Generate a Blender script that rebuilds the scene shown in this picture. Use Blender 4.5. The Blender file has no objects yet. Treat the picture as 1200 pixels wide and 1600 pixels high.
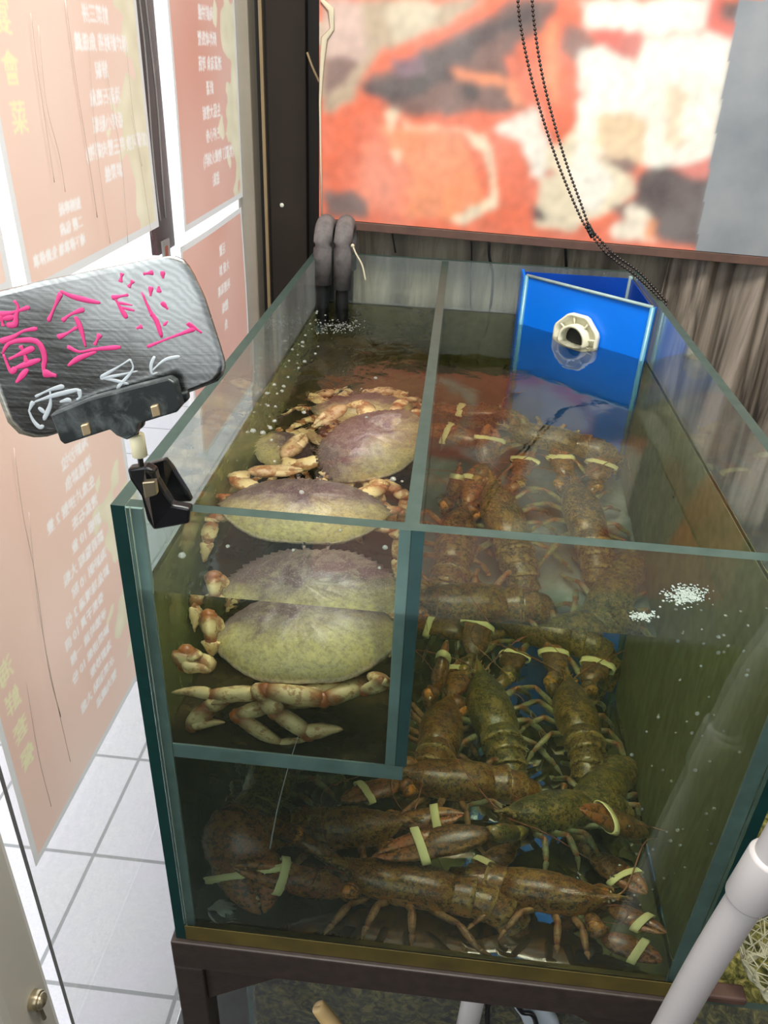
import bpy, math, random
import numpy as np
from mathutils import Matrix, Vector, noise as mnoise

SC = bpy.context.scene
COL = SC.collection
rnd = random.Random(7)

# ------------------------------------------------------------------ camera
CAMP = np.array([0.26200849, -0.53651839, 0.92333918])
CR = np.array([0.99456542, 0.09539966, 0.04169569])
CU = np.array([-0.08395458, 0.49802241, 0.86309055])
CW = np.array([-0.06157316, 0.86190056, -0.50332511])
F = 1234.7002
cam = bpy.data.cameras.new('camera'); camo = bpy.data.objects.new('camera', cam); COL.objects.link(camo)
cam.sensor_fit = 'VERTICAL'; cam.sensor_height = 32; cam.lens = F * 32 / 1600; cam.clip_start = .01; cam.clip_end = 60
camo.matrix_world = Matrix([[CR[0], CU[0], -CW[0], CAMP[0]], [CR[1], CU[1], -CW[1], CAMP[1]], [CR[2], CU[2], -CW[2], CAMP[2]], [0, 0, 0, 1]])
SC.camera = camo

# ------------------------------------------------------------------ light
wd = bpy.data.worlds.new('world'); SC.world = wd; wd.use_nodes = True
nt = wd.node_tree; nt.nodes.clear()
wo = nt.nodes.new('ShaderNodeOutputWorld'); bg = nt.nodes.new('ShaderNodeBackground')
tc = nt.nodes.new('ShaderNodeTexCoord'); sx = nt.nodes.new('ShaderNodeSeparateXYZ')
mr = nt.nodes.new('ShaderNodeMapRange'); mr.inputs['From Min'].default_value = .7; mr.inputs['From Max'].default_value = -.8
mr.inputs['To Min'].default_value = .55; mr.inputs['To Max'].default_value = 2.5
nt.links.new(tc.outputs['Generated'], sx.inputs[0]); nt.links.new(sx.outputs['X'], mr.inputs['Value'])
nt.links.new(mr.outputs[0], bg.inputs['Strength']); bg.inputs['Color'].default_value = (.93, .97, 1, 1)
nt.links.new(bg.outputs[0], wo.inputs[0])
L = bpy.data.lights.new('shop_lamp', 'AREA'); L.shape = 'RECTANGLE'; L.size = .9; L.size_y = .5; L.energy = 38; L.color = (1, .97, .9)
Lo = bpy.data.objects.new('shop_lamp', L); COL.objects.link(Lo); Lo.location = (.35, -.05, 1.95); Lo.rotation_euler = (0, 0, 0)
SC.view_settings.view_transform = 'Standard'; SC.view_settings.look = 'None'; SC.view_settings.gamma = 1
SC.view_settings.use_curve_mapping = False; SC.view_settings.exposure = 0.25
SC.cycles.max_bounces = 20; SC.cycles.transmission_bounces = 18; SC.cycles.glossy_bounces = 6; SC.cycles.diffuse_bounces = 4
SC.cycles.volume_bounces = 1; SC.cycles.caustics_refractive = True; SC.cycles.caustics_reflective = True

# ------------------------------------------------------------------ measuring helpers
TW, TD, TH, GT, ZW = .6, .972, .595, .012, .506      # tank width, depth, height, glass, water level
def ray(x, y):
    d = CW + (x - 600) / F * CR - (y - 800) / F * CU
    return d / np.linalg.norm(d)
def at(x, y, ax, v):
    d = ray(x, y); return CAMP + (v - CAMP[ax]) / d[ax] * d
def _refr(d, n, eta):
    c = -(d @ n); k = 1 - eta * eta * (1 - c * c); return eta * d + (eta * c - math.sqrt(k)) * n
def thru_top(x, y, z):
    d = ray(x, y); q = CAMP + (ZW - CAMP[2]) / d[2] * d
    e = _refr(d, np.array([0, 0, 1.]), 1 / 1.333); return q + (z - ZW) / e[2] * e
def thru_front(x, y, Y):
    d = ray(x, y); q = CAMP + (0 - CAMP[1]) / d[1] * d
    e = _refr(d, np.array([0, -1., 0]), 1 / 1.333); return q + (Y - q[1]) / e[1] * e

# ------------------------------------------------------------------ object helpers
def tag(o, label=None, cat=None, group=None, kind=None):
    if label: o['label'] = label
    if cat: o['category'] = cat
    if group: o['group'] = group
    if kind: o['kind'] = kind
    return o
def empty(name, loc=(0, 0, 0), rot=None, parent=None):
    o = bpy.data.objects.new(name, None); COL.objects.link(o)
    o.empty_display_size = .02
    if rot is not None: o.matrix_world = Matrix.Translation(Vector(loc)) @ rot.to_4x4()
    else: o.location = loc
    if parent: o.parent = parent
    return o
class MB:
    def __init__(s): s.v = []; s.f = []; s.c = []; s.m = []; s.n = 0
    def add(s, v, f, col=None, m=0):
        v = np.asarray(v, float).reshape(-1, 3); s.v.append(v); s.f += [tuple(i + s.n for i in q) for q in f]
        c = np.ones((len(v), 3)) if col is None else np.broadcast_to(np.asarray(col, float), (len(v), 3))
        s.c.append(c); s.m += [m] * len(f); s.n += len(v); return s
    def box(s, a, b, col=None, m=0, top=None):
        x0, y0, z0 = a; x1, y1, z1 = b
        v = [(x0, y0, z0), (x1, y0, z0), (x1, y1, z0), (x0, y1, z0), (x0, y0, z1), (x1, y0, z1), (x1, y1, z1), (x0, y1, z1)]
        return s.add(v, [(0, 3, 2, 1), (4, 5, 6, 7), (0, 1, 5, 4), (1, 2, 6, 5), (2, 3, 7, 6), (3, 0, 4, 7)], col, m)
    def loft(s, rings, col=None, m=0, cap=True):
        R = len(rings); n = len(rings[0]); v = np.concatenate([np.asarray(r, float) for r in rings])
        f = [(i * n + j, i * n + (j + 1) % n, (i + 1) * n + (j + 1) % n, (i + 1) * n + j) for i in range(R - 1) for j in range(n)]
        if cap: f += [tuple(range(n - 1, -1, -1)), tuple((R - 1) * n + j for j in range(n))]
        if col is not None:
            col = np.asarray(col, float)
            if col.ndim == 2 and len(col) == R: col = np.repeat(col, n, axis=0)
        return s.add(v, f, col, m)
    def tube(s, pts, rad, n=10, col=None, m=0, flat=1., up=(0, 0, 1), cap=True):
        pts = np.asarray(pts, float); rad = np.broadcast_to(np.asarray(rad, float), (len(pts),)); up = np.asarray(up, float)
        t = np.gradient(pts, axis=0); t /= np.linalg.norm(t, axis=1)[:, None] + 1e-12
        rings = []; side = None
        for p, d, r in zip(pts, t, rad):
            a = np.cross(d, up)
            if np.linalg.norm(a) < .15: a = side if side is not None else np.cross(d, (1, 0, .3))
            a = a - d * (a @ d); a /= np.linalg.norm(a); side = a; b = np.cross(a, d)
            th = np.linspace(0, 2 * math.pi, n, endpoint=False)
            rings.append(p + r * (np.cos(th)[:, None] * a + flat * np.sin(th)[:, None] * b))
        return s.loft(rings, col, m, cap)
    def sphere(s, c, r, col=None, m=0, n=10, sc=(1, 1, 1)):
        th = np.linspace(.01, math.pi - .01, n); ph = np.linspace(0, 2 * math.pi, n * 2, endpoint=False)
        rings = [np.stack([np.sin(t) * np.cos(ph) * sc[0], np.sin(t) * np.sin(ph) * sc[1], np.full(len(ph), -math.cos(t)) * sc[2]], 1) * r + np.asarray(c) for t in th]
        return s.loft(rings, col, m)
    def build(s, name, mats, parent=None, smooth=True, world=None, bevel=0, fix=True):
        v = np.concatenate(s.v)
        if world is not None:                           # world = inverse matrix of the thing
            M = np.array(world); v = v @ M[:3, :3].T + M[:3, 3]
        me = bpy.data.meshes.new(name); me.from_pydata(v.tolist(), [], s.f); me.update()
        if not isinstance(mats, (list, tuple)): mats = [mats]
        for q in mats: me.materials.append(q)
        me.polygons.foreach_set('material_index', s.m)
        if smooth: me.polygons.foreach_set('use_smooth', [True] * len(me.polygons))
        ca = me.color_attributes.new('Col', 'FLOAT_COLOR', 'POINT')
        ca.data.foreach_set('color', np.concatenate([np.concatenate(s.c), np.ones((s.n, 1))], 1).ravel())
        if fix:
            import bmesh
            bm = bmesh.new(); bm.from_mesh(me); bmesh.ops.recalc_face_normals(bm, faces=bm.faces); bm.to_mesh(me); bm.free()
        o = bpy.data.objects.new(name, me); COL.objects.link(o)
        if parent: o.parent = parent
        if bevel:
            b = o.modifiers.new('bevel', 'BEVEL'); b.width = bevel; b.segments = 2; b.limit_method = 'ANGLE'
        return o
def smooth_path(p, n=24):
    p = np.asarray(p, float); q = np.concatenate([[2 * p[0] - p[1]], p, [2 * p[-1] - p[-2]]]); out = []
    for i in range(len(p) - 1):
        a, b, c, d = q[i:i + 4]
        k = max(2, n // (len(p) - 1))
        for t in np.linspace(0, 1, k, endpoint=False):
            out.append(.5 * (2 * b + (c - a) * t + (2 * a - 5 * b + 4 * c - d) * t * t + (3 * b - a - 3 * c + d) * t ** 3))
    out.append(p[-1]); return np.array(out)

def interp_closed(pts, n):
    p = np.array(pts, float); q = np.concatenate([p, p[:1]]); d = np.concatenate([[0], np.cumsum(np.linalg.norm(np.diff(q, axis=0), axis=1))])
    s_ = np.linspace(0, d[-1], n, endpoint=False); return np.stack([np.interp(s_, d, q[:, i]) for i in range(2)], 1), s_ / d[-1]
# ------------------------------------------------------------------ materials
class NT:
    def __init__(s, name):
        s.m = bpy.data.materials.new(name); s.m.use_nodes = True; s.t = s.m.node_tree; s.t.nodes.clear()
        s.out = s.n('ShaderNodeOutputMaterial')
    def n(s, k, **kw):
        x = s.t.nodes.new(k)
        for a, b in kw.items(): setattr(x, a, b)
        return x
    def l(s, a, b): s.t.links.new(a, b)
    def coord(s, kind='Object', scale=(1, 1, 1), rot=(0, 0, 0)):
        c = s.n('ShaderNodeTexCoord'); mp = s.n('ShaderNodeMapping'); mp.inputs['Scale'].default_value = scale; mp.inputs['Rotation'].default_value = rot
        s.l(c.outputs[kind], mp.inputs[0]); return mp.outputs[0]
    def noise(s, vec, scale, detail=4, rough=.55, dist=0):
        x = s.n('ShaderNodeTexNoise'); x.inputs['Scale'].default_value = scale; x.inputs['Detail'].default_value = detail
        x.inputs['Roughness'].default_value = rough; x.inputs['Distortion'].default_value = dist; s.l(vec, x.inputs['Vector']); return x.outputs['Fac']
    def ramp(s, fac, stops):
        r = s.n('ShaderNodeValToRGB'); e = r.color_ramp.elements
        while len(e) < len(stops): e.new(.5)
        for k, (p, c) in enumerate(stops):
            e[k].position = p; e[k].color = (*c, 1) if hasattr(c, '__len__') else (c, c, c, 1)
        s.l(fac, r.inputs[0]); return r.outputs[0]
    def mix(s, fac, a, b, mode='MIX'):
        x = s.n('ShaderNodeMix', data_type='RGBA', blend_type=mode)
        for i, v in ((0, fac), (6, a), (7, b)):
            if hasattr(v, 'is_linked') or isinstance(v, bpy.types.NodeSocket): s.l(v, x.inputs[i])
            else: x.inputs[i].default_value = v if i == 0 else (*v, 1)
        return x.outputs[2]
    def math(s, op, a, b=None, c=None, clamp=False):
        x = s.n('ShaderNodeMath', operation=op, use_clamp=clamp)
        for i, v in enumerate((a, b, c)):
            if v is None: continue
            if isinstance(v, bpy.types.NodeSocket): s.l(v, x.inputs[i])
            else: x.inputs[i].default_value = v
        return x.outputs[0]
    def rng(s, v, a, b, c=0, d=1, smooth=False):
        x = s.n('ShaderNodeMapRange'); x.interpolation_type = 'SMOOTHSTEP' if smooth else 'LINEAR'
        s.l(v, x.inputs[0]); x.inputs[1].default_value = a; x.inputs[2].default_value = b; x.inputs[3].default_value = c; x.inputs[4].default_value = d
        return x.outputs[0]
    def bump(s, h, strength=.3, dist=.002):
        b = s.n('ShaderNodeBump'); b.inputs['Strength'].default_value = strength; b.inputs['Distance'].default_value = dist; s.l(h, b.inputs['Height']); return b.outputs[0]
    def bsdf(s, col, rough=.5, metal=0, normal=None, spec=None, **kw):
        b = s.n('ShaderNodeBsdfPrincipled')
        for k, v in (('Base Color', col), ('Roughness', rough), ('Metallic', metal), ('Normal', normal), ('Specular IOR Level', spec)):
            if v is None: continue
            if isinstance(v, bpy.types.NodeSocket): s.l(v, b.inputs[k])
            else: b.inputs[k].default_value = (*v, 1) if k == 'Base Color' else v
        for k, v in kw.items(): b.inputs[k.replace('_', ' ')].default_value = v
        return b.outputs[0]
    def surf(s, x): s.l(x, s.out.inputs['Surface']); return s.m
    def mixsh(s, fac, a, b):
        x = s.n('ShaderNodeMixShader')
        if isinstance(fac, bpy.types.NodeSocket): s.l(fac, x.inputs[0])
        else: x.inputs[0].default_value = fac
        s.l(a, x.inputs[1]); s.l(b, x.inputs[2]); return x.outputs[0]
    def glass(s, ior, col=(1, 1, 1), rough=0, normal=None):
        g = s.n('ShaderNodeBsdfGlass'); g.inputs['Color'].default_value = (*col, 1); g.inputs['Roughness'].default_value = rough; g.inputs['IOR'].default_value = ior
        if normal: s.l(normal, g.inputs['Normal'])
        return g.outputs[0]
def simple(name, col, rough=.5, metal=0, var=.12, scale=20, bump=.1, **kw):
    k = NT(name); v = k.coord(); f = k.noise(v, scale)
    c = k.mix(f, tuple(x * (1 - var * 2) for x in col), tuple(min(1, x * (1 + var)) for x in col))
    return k.surf(k.bsdf(c, rough, metal, k.bump(f, bump, .002), **kw))
def shell(name, rough=.35, spots=(.02, .02, .01), amt=.5, scale=60, fleck=(.6, .35, .1), famt=.35):
    k = NT(name); v = k.coord(); a = k.n('ShaderNodeAttribute'); a.attribute_name = 'Col'
    f1 = k.noise(v, scale, 6, .65); f2 = k.noise(v, scale * 2.6, 4, .6, .4)
    f3 = k.noise(v, scale * .28, 4, .6, .8)
    c = k.mix(k.rng(f3, .46, .60, 0, famt * 1.1), a.outputs['Color'], k.mix(.5, fleck, (.20, .17, .04)))
    c = k.mix(k.rng(f1, .50, .57, 0, amt), c, spots)
    c = k.mix(k.rng(f2, .56, .61, 0, famt), c, fleck)
    return k.surf(k.bsdf(c, rough, 0, k.bump(f2, .35, .001), spec=.6))
M = {}
M['lobster'] = shell('lobster_shell', .28, (.012, .010, .006), .85, 170, (.55, .32, .07), .55)
M['lobster_claw'] = shell('lobster_claw_shell', .3, (.015, .010, .006), .85, 150, (.5, .20, .05), .6)
M['lobster_leg'] = shell('lobster_leg_shell', .4, (.08, .05, .02), .5, 220, (.5, .4, .2), .3)
M['crab'] = shell('crab_shell', .3, (.09, .055, .055), .30, 260, (.78, .72, .60), .25)
M['crab_leg'] = shell('crab_leg_shell', .38, (.34, .11, .02), .75, 75, (.85, .7, .4), .15)
M['eye'] = simple('black_eye', (.01, .01, .01), .15)
M['band'] = simple('pale_yellow_rubber', (.95, .93, .45), .5, var=.03)
M['steel_brown'] = simple('brown_painted_steel', (.048, .032, .026), .45, var=.3, scale=60, bump=.3)
M['black'] = simple('black_plastic', (.012, .012, .013), .25, var=.3, scale=80)
M['black_hose'] = simple('black_hose', (.010, .011, .012), .35)
M['pvc'] = simple('grey_white_pvc', (.42, .385, .375), .4, var=.05, scale=9)
M['bead'] = simple('cream_plastic', (.85, .78, .5), .3, var=.05)
M['chain'] = simple('bronze_chain', (.06, .05, .045), .3, .8)
M['string'] = simple('cream_string', (.6, .55, .4), .8)
M['bolt'] = simple('brass_bolt', (.45, .38, .25), .25, .8)
M['brass'] = simple('brass_pin', (.8, .6, .35), .25, .7)
M['silicone'] = simple('grey_teal_silicone', (.32, .44, .43), .45, var=.25, scale=35)
M['silicone_dark'] = simple('teal_silicone', (.06, .17, .19), .35, var=.3, scale=25)
M['cream_post'] = simple('cream_painted_post', (.60, .56, .47), .5, var=.05, scale=5)
M['frame_grey'] = simple('greige_aluminium', (.30, .27, .22), .4, .2, var=.1)
M['strip_tan'] = simple('tan_strip', (.30, .22, .12), .5)
M['post_brown'] = simple('dark_brown_post', (.013, .008, .004), .8, var=.35, scale=6)
M['dark'] = simple('near_black_wood_and_gap', (.010, .008, .006), .6)
M['bamboo'] = simple('tan_bamboo', (.62, .42, .18), .5, var=.15, scale=30)
M['foam_bubble'] = simple('white_foam', (.42, .45, .42), .4)
M['white_plastic'] = simple('white_plastic', (.75, .78, .78), .35, var=.04)
M['pale_shell'] = simple('pale_shell', (.62, .68, .58), .4)
M['steel_white'] = simple('white_tape', (.8, .8, .8), .5)
M['orange'] = simple('orange_label', (.8, .15, .04), .5)
# glass with dirt: dust above the water line, algae below it
def pane(name, dust, algae, acol=(.07, .075, .025), ior=1.5, dscale=9, adj=None):
    k = NT(name); v = k.coord(); g = k.n('ShaderNodeNewGeometry'); sp = k.n('ShaderNodeSeparateXYZ'); k.l(g.outputs['Position'], sp.inputs[0])
    vs = k.coord(scale=(1, 1, .35))
    n1 = k.noise(vs, dscale, 5, .6, .5); n2 = k.noise(v, 130, 2)
    du = k.math('ADD', k.rng(n1, .35, .75, dust * .3, dust), k.rng(n2, .70, .74, 0, dust * .8))
    al = k.rng(n1, .3, .7, algae * .5, algae)
    below = k.rng(sp.outputs['Z'], ZW - .004, ZW + .004, 1, 0)
    dif = k.n('ShaderNodeBsdfDiffuse'); k.l(k.mix(below, (.62, .68, .68), acol), dif.inputs[0])
    fac = k.n('ShaderNodeMix'); k.l(below, fac.inputs[0]); k.l(du, fac.inputs[2]); k.l(al, fac.inputs[3])
    return k.surf(k.mixsh(fac.outputs[0], k.glass(ior, (.93, .98, .955)), dif.outputs[0]))
M['front_glass'] = pane('front_glass', .045, .02, (.25, .3, .2))
M['left_glass'] = pane('left_glass', .42, .22, (.10, .13, .06))
M['right_glass'] = pane('right_glass', .13, .5, (.10, .115, .042))
M['back_glass'] = pane('back_glass', .16, .75, (.05, .055, .02))
k = NT('ground_glass_edge'); v = k.coord(); f = k.noise(v, 40, 5); g_ = k.n('ShaderNodeNewGeometry'); sp = k.n('ShaderNodeSeparateXYZ'); k.l(g_.outputs['Normal'], sp.inputs[0])
c = k.mix(f, (.002, .018, .016), (.006, .045, .04)); M['edge'] = k.surf(k.bsdf(c, .45, 0, spec=.3))
k = NT('lit_top_glass_edge'); v = k.coord(); f = k.noise(v, 60, 5)
M['edge_top_lit'] = k.surf(k.bsdf(k.mix(f, (.018, .040, .034), (.055, .085, .072)), .45, 0, spec=.3))  # top edges coloured lighter than the rest, as if lit by the sky
# divider: relative index where it is under water
M['div_top'] = pane('divider_glass_above_water', .12, 0)
k = NT('divider_glass_in_water'); v = k.coord(); n1 = k.noise(v, 14, 4); d = k.n('ShaderNodeBsdfDiffuse'); d.inputs[0].default_value = (.10, .11, .04, 1)
M['div_wet'] = k.surf(k.mixsh(k.rng(n1, .3, .7, .15, .4), k.glass(1.128, (.93, .97, .93)), d.outputs[0]))
k = NT('compartment_floor_glass'); v = k.coord(); n1 = k.noise(v, 12, 5, .6); n2 = k.noise(v, 90, 3); d = k.n('ShaderNodeBsdfDiffuse')
k.l(k.mix(n2, (.045, .04, .018), (.12, .085, .03)), d.inputs[0])
M['shelf_glass'] = k.surf(k.mixsh(k.rng(n1, .3, .6, .55, .95), k.glass(1.128, (.9, .95, .9)), d.outputs[0]))
# water
k = NT('murky_water'); v = k.coord(scale=(1, .7, 1)); g_ = k.n('ShaderNodeNewGeometry'); sp = k.n('ShaderNodeSeparateXYZ'); k.l(g_.outputs['Position'], sp.inputs[0])
n1 = k.noise(v, 30, 3, .5, .6); n2 = k.noise(v, 9, 2)
h = k.math('ADD', n1, k.math('MULTIPLY', n2, 1.5))
amp = k.math('MULTIPLY', k.rng(sp.outputs['X'], .10, .27, 1, .16, True), k.rng(sp.outputs['Y'], .15, .85, .25, 1, True))
h = k.math('MULTIPLY', h, amp)
b = k.n('ShaderNodeBump'); b.inputs['Strength'].default_value = 1; b.inputs['Distance'].default_value = .0035; k.l(h, b.inputs['Height'])
k.surf(k.glass(1.333, (1, 1, 1), 0, b.outputs[0]))
ab = k.n('ShaderNodeVolumeAbsorption'); ab.inputs['Color'].default_value = (.68, .70, .22, 1); ab.inputs['Density'].default_value = .85
vs = k.n('ShaderNodeVolumeScatter'); vs.inputs['Color'].default_value = (.75, .85, .40, 1); vs.inputs['Density'].default_value = .10; vs.inputs['Anisotropy'].default_value = .2
ad = k.n('ShaderNodeAddShader'); k.l(ab.outputs[0], ad.inputs[0]); k.l(vs.outputs[0], ad.inputs[1]); k.l(ad.outputs[0], k.out.inputs['Volume'])
M['water'] = k.m
# clear window glass
k = NT('window_glass'); v = k.coord(); d = k.n('ShaderNodeBsdfDiffuse'); d.inputs[0].default_value = (.8, .8, .8, 1)
k.surf(k.mixsh(.025, k.glass(1.45), d.outputs[0])); M['window'] = k.m
# pavement tiles
k = NT('granite_pavement'); v = k.coord(); n1 = k.noise(v, 160, 3, .7); n2 = k.noise(v, 6, 4)
c = k.mix(n1, (.50, .49, .50), (.80, .77, .77)); c = k.mix(k.rng(n2, .35, .7, 0, .5), c, (.66, .62, .70))
bt = k.n('ShaderNodeTexBrick'); bt.offset = 0; bt.inputs['Scale'].default_value = 1; bt.inputs['Brick Width'].default_value = .30; bt.inputs['Row Height'].default_value = .30
bt.inputs['Mortar Size'].default_value = .005; bt.inputs['Mortar Smooth'].default_value = .3
mp = k.n('ShaderNodeMapping'); mp.inputs['Location'].default_value = (.486 + 3, -.628 + 3, 0); tcx = k.n('ShaderNodeTexCoord'); k.l(tcx.outputs['Object'], mp.inputs[0]); k.l(mp.outputs[0], bt.inputs['Vector'])
c = k.mix(bt.outputs['Fac'], c, (.30, .30, .30))
M['pavement'] = k.surf(k.bsdf(c, .6, 0, k.bump(n1, .3, .002)))
# weathered planks
k = NT('weathered_planks'); v = k.coord(scale=(1, 1, .12)); vo = k.coord()
n1 = k.noise(v, 26, 8, .65, 1.2); n2 = k.noise(vo, 5, 4, .6, .5); w = k.n('ShaderNodeTexWave'); w.bands_direction = 'X'; w.inputs['Scale'].default_value = 2.2; w.inputs['Distortion'].default_value = 3; w.inputs['Detail'].default_value = 3; k.l(v, w.inputs['Vector'])
c = k.ramp(n1, [(.28, (.035, .028, .018)), (.45, (.19, .165, .12)), (.62, (.36, .32, .25)), (.8, (.50, .44, .34))])
c = k.mix(k.rng(w.outputs['Fac'], .0, .25, .75, 0), c, (.05, .035, .025)); c = k.mix(k.rng(n2, .45, .7, 0, .6), c, (.20, .18, .14))
M['planks'] = k.surf(k.bsdf(c, .6, 0, k.bump(n1, .6, .006)))
k = NT('fold_shaded_tarpaulin'); v = k.coord(scale=(1, 1, .08)); n1 = k.noise(v, 20, 5, .6, .6)
c = k.ramp(n1, [(.36, (.03, .022, .018)), (.46, (.17, .14, .11)), (.6, (.36, .30, .25)), (.75, (.45, .38, .33))]); M['tarp'] = k.surf(k.bsdf(c, .45, 0, k.bump(n1, .4, .004)))  # dark streaks paint the shade inside the folds
def attrmat(name, rough=.45, trans=0, ns=0, mode=None):
    k = NT(name); a = k.n('ShaderNodeAttribute'); a.attribute_name = 'Col'; c = a.outputs['Color']
    if ns: c = k.mix(k.rng(k.noise(k.coord(), ns, 5), .3, .7, 0, .12), c, (1, .95, .9))
    s_ = k.bsdf(c, rough)
    if trans:
        t = k.n('ShaderNodeBsdfTranslucent'); k.l(c, t.inputs[0]); s_ = k.mixsh(trans, s_, t.outputs[0])
    return k.surf(s_)
M['print'] = attrmat('printed_board', .35, ns=8)
M['poster'] = attrmat('faded_poster', .45, .55)
M['poster_text'] = simple('white_poster_ink', (.82, .80, .76), .5, var=.02)
M['poster_text_y'] = simple('yellow_poster_ink', (.72, .72, .30), .5, var=.02)
M['grime'] = simple('brown_grime_run', (.62, .48, .40), .7)

# ------------------------------------------------------------------ the setting
FZ = -.78
M['wet_reflection_floor'] = simple('dark_wet_reflection_floor', (.035, .036, .034), .3, var=.5, scale=12)  # dark floor, partly unseen, added to darken the front glass reflection
fl_ = MB().box((-5, -.09, FZ - .05), (-.165, 5, FZ)); fl_.box((-.165, -.09, FZ - .05), (3, 5, FZ), m=1); fl_.box((-5, -3, FZ - .05), (3, -.09, FZ), m=1)
tag(fl_.build('floor', [M['pavement'], M['wet_reflection_floor']], smooth=False), kind='structure')
tag(MB().box((-.165, -1.4, 2.3), (2.0, 1.12, 2.35)).build('added_ceiling', M['planks'], smooth=False), kind='structure')  # out of view, added to dim the stall around the tank
tag(MB().box((-.005, 1.06, FZ), (2.0, 1.12, 2.2)).build('wall_back', M['planks'], smooth=False), kind='structure')
tag(MB().box((1.35, -.3, FZ), (1.42, 1.06, 2.2)).build('wall_right', M['planks'], smooth=False), kind='structure')
b = MB().box((-.105, 1.075, FZ), (-.033, 1.14, 2.2)); tag(b.build('trim_1', M['post_brown'], smooth=False, bevel=.002), kind='structure')
b = MB().box((-.033, 1.10, FZ), (-.005, 1.15, 2.2)); tag(b.build('gap_shade_strip', M['dark'], smooth=False), kind='structure')  # stands in for the dark gap, its shade put into the colour
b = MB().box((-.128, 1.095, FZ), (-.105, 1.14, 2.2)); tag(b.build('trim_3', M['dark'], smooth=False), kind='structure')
b = MB().box((-.119, 1.084, FZ), (-.113, 1.095, 2.2)); tag(b.build('trim_4', M['strip_tan'], smooth=False), kind='structure')
win = empty('window_1', (-.16, .5, FZ)); tag(win, kind='structure')
def inv(o):
    bpy.context.view_layer.update(); return o.matrix_world.inverted()
W_ = inv(win)
MB().box((-.1585, -.01, -.74), (-.1535, 1.05, 2.1)).build('glass_pane', M['window'], win, False, W_)
tag(MB().box((-.165, 1.045, FZ), (-.128, 1.10, 2.15)).build('window_frame', M['frame_grey'], win, False, W_, bevel=.003))
post = MB().box((-.36, -.10, FZ), (-.168, -.012, .62)).build('wall_left', M['cream_post'], smooth=False, bevel=.012); tag(post, kind='structure')
p = at(113, 1570, 1, -.05)
b = MB().tube([(-.170, p[1], p[2]), (-.158, p[1], p[2])], .012, 16).sphere((-.157, p[1], p[2]), .010, sc=(.6, 1, 1)).tube([(-.162, p[1], p[2] - .01), (-.160, p[1], p[2] - .04)], .003)
tag(b.build('bolt', M['bolt'], bevel=.001), 'brass bolt head sticking out of the cream post at lower left', 'bolt')
p = at(440, 321, 1, 1.072)
tag(MB().sphere((p[0], 1.0745, p[2]), .0042, sc=(1, .5, 1)).build('screw', M['pale_shell']), 'small pale screw head in the dark brown post by the window', 'screw')
tag(MB().box((-1.35, -1.32, FZ), (2.2, -1.22, .45)).build('added_reflection_wall', M['post_brown'], smooth=False), kind='structure')  # unseen low wall, added as something dark for glass and sign to reflect
# draped tarpaulin on the back wall at right
b = MB(); nx, nz = 90, 14; V = []
for i in range(nx + 1):
    for j in range(nz + 1):
        u = i / nx; w = j / nz; z = .05 + w * .62; x = .66 + u * .62 + (w - .5) * .012
        y = 1.030 + .016 * math.sin(u * 38 + 1.5 * math.sin(u * 9)) + .006 * math.sin(u * 81 + 1) - (1 - w) * .02
        V.append((x, y, z))
Fs = [(i * (nz + 1) + j, (i + 1) * (nz + 1) + j, (i + 1) * (nz + 1) + j + 1, i * (nz + 1) + j + 1) for i in range(nx) for j in range(nz)]
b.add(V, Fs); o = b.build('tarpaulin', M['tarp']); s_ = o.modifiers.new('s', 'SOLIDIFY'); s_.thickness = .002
tag(o, 'beige plastic sheet with painted fold shade hanging in folds behind the tank at right', 'plastic sheet')
# cables hanging in front of the planks
for nm, pts, r, lab in [('cable', [(735, 350), (737, 400), (735, 470), (742, 500)], .0016, 'thin black cable hanging behind the tank beside the divider'),
                        ('cable', [(768, 355), (764, 395), (770, 430), (766, 480), (755, 505)], .0026, 'thicker kinked black cable hanging behind the tank left of blue box'),
                        ('cable', [(610, 350), (614, 372), (618, 395)], .0016, 'short thin black cable right of the grey hose sleeves'),
                        ('cable', [(885, 375), (884, 400), (886, 440)], .0028, 'black cable hanging directly behind the blue overflow box')]:
    P_ = [at(x, y, 1, 1.035) for x, y in pts]
    tag(MB().tube(smooth_path(P_), r, 8).build(nm, M['black']), lab, 'cable', 'cables against the plank wall')

# ------------------------------------------------------------------ printed board
BY = 1.0
pb = empty('poster_board', (.45, BY, .64)); tag(pb, 'large printed board of grilled lobster in orange and cream on the back wall', 'poster board')
PW = inv(pb)
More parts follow.
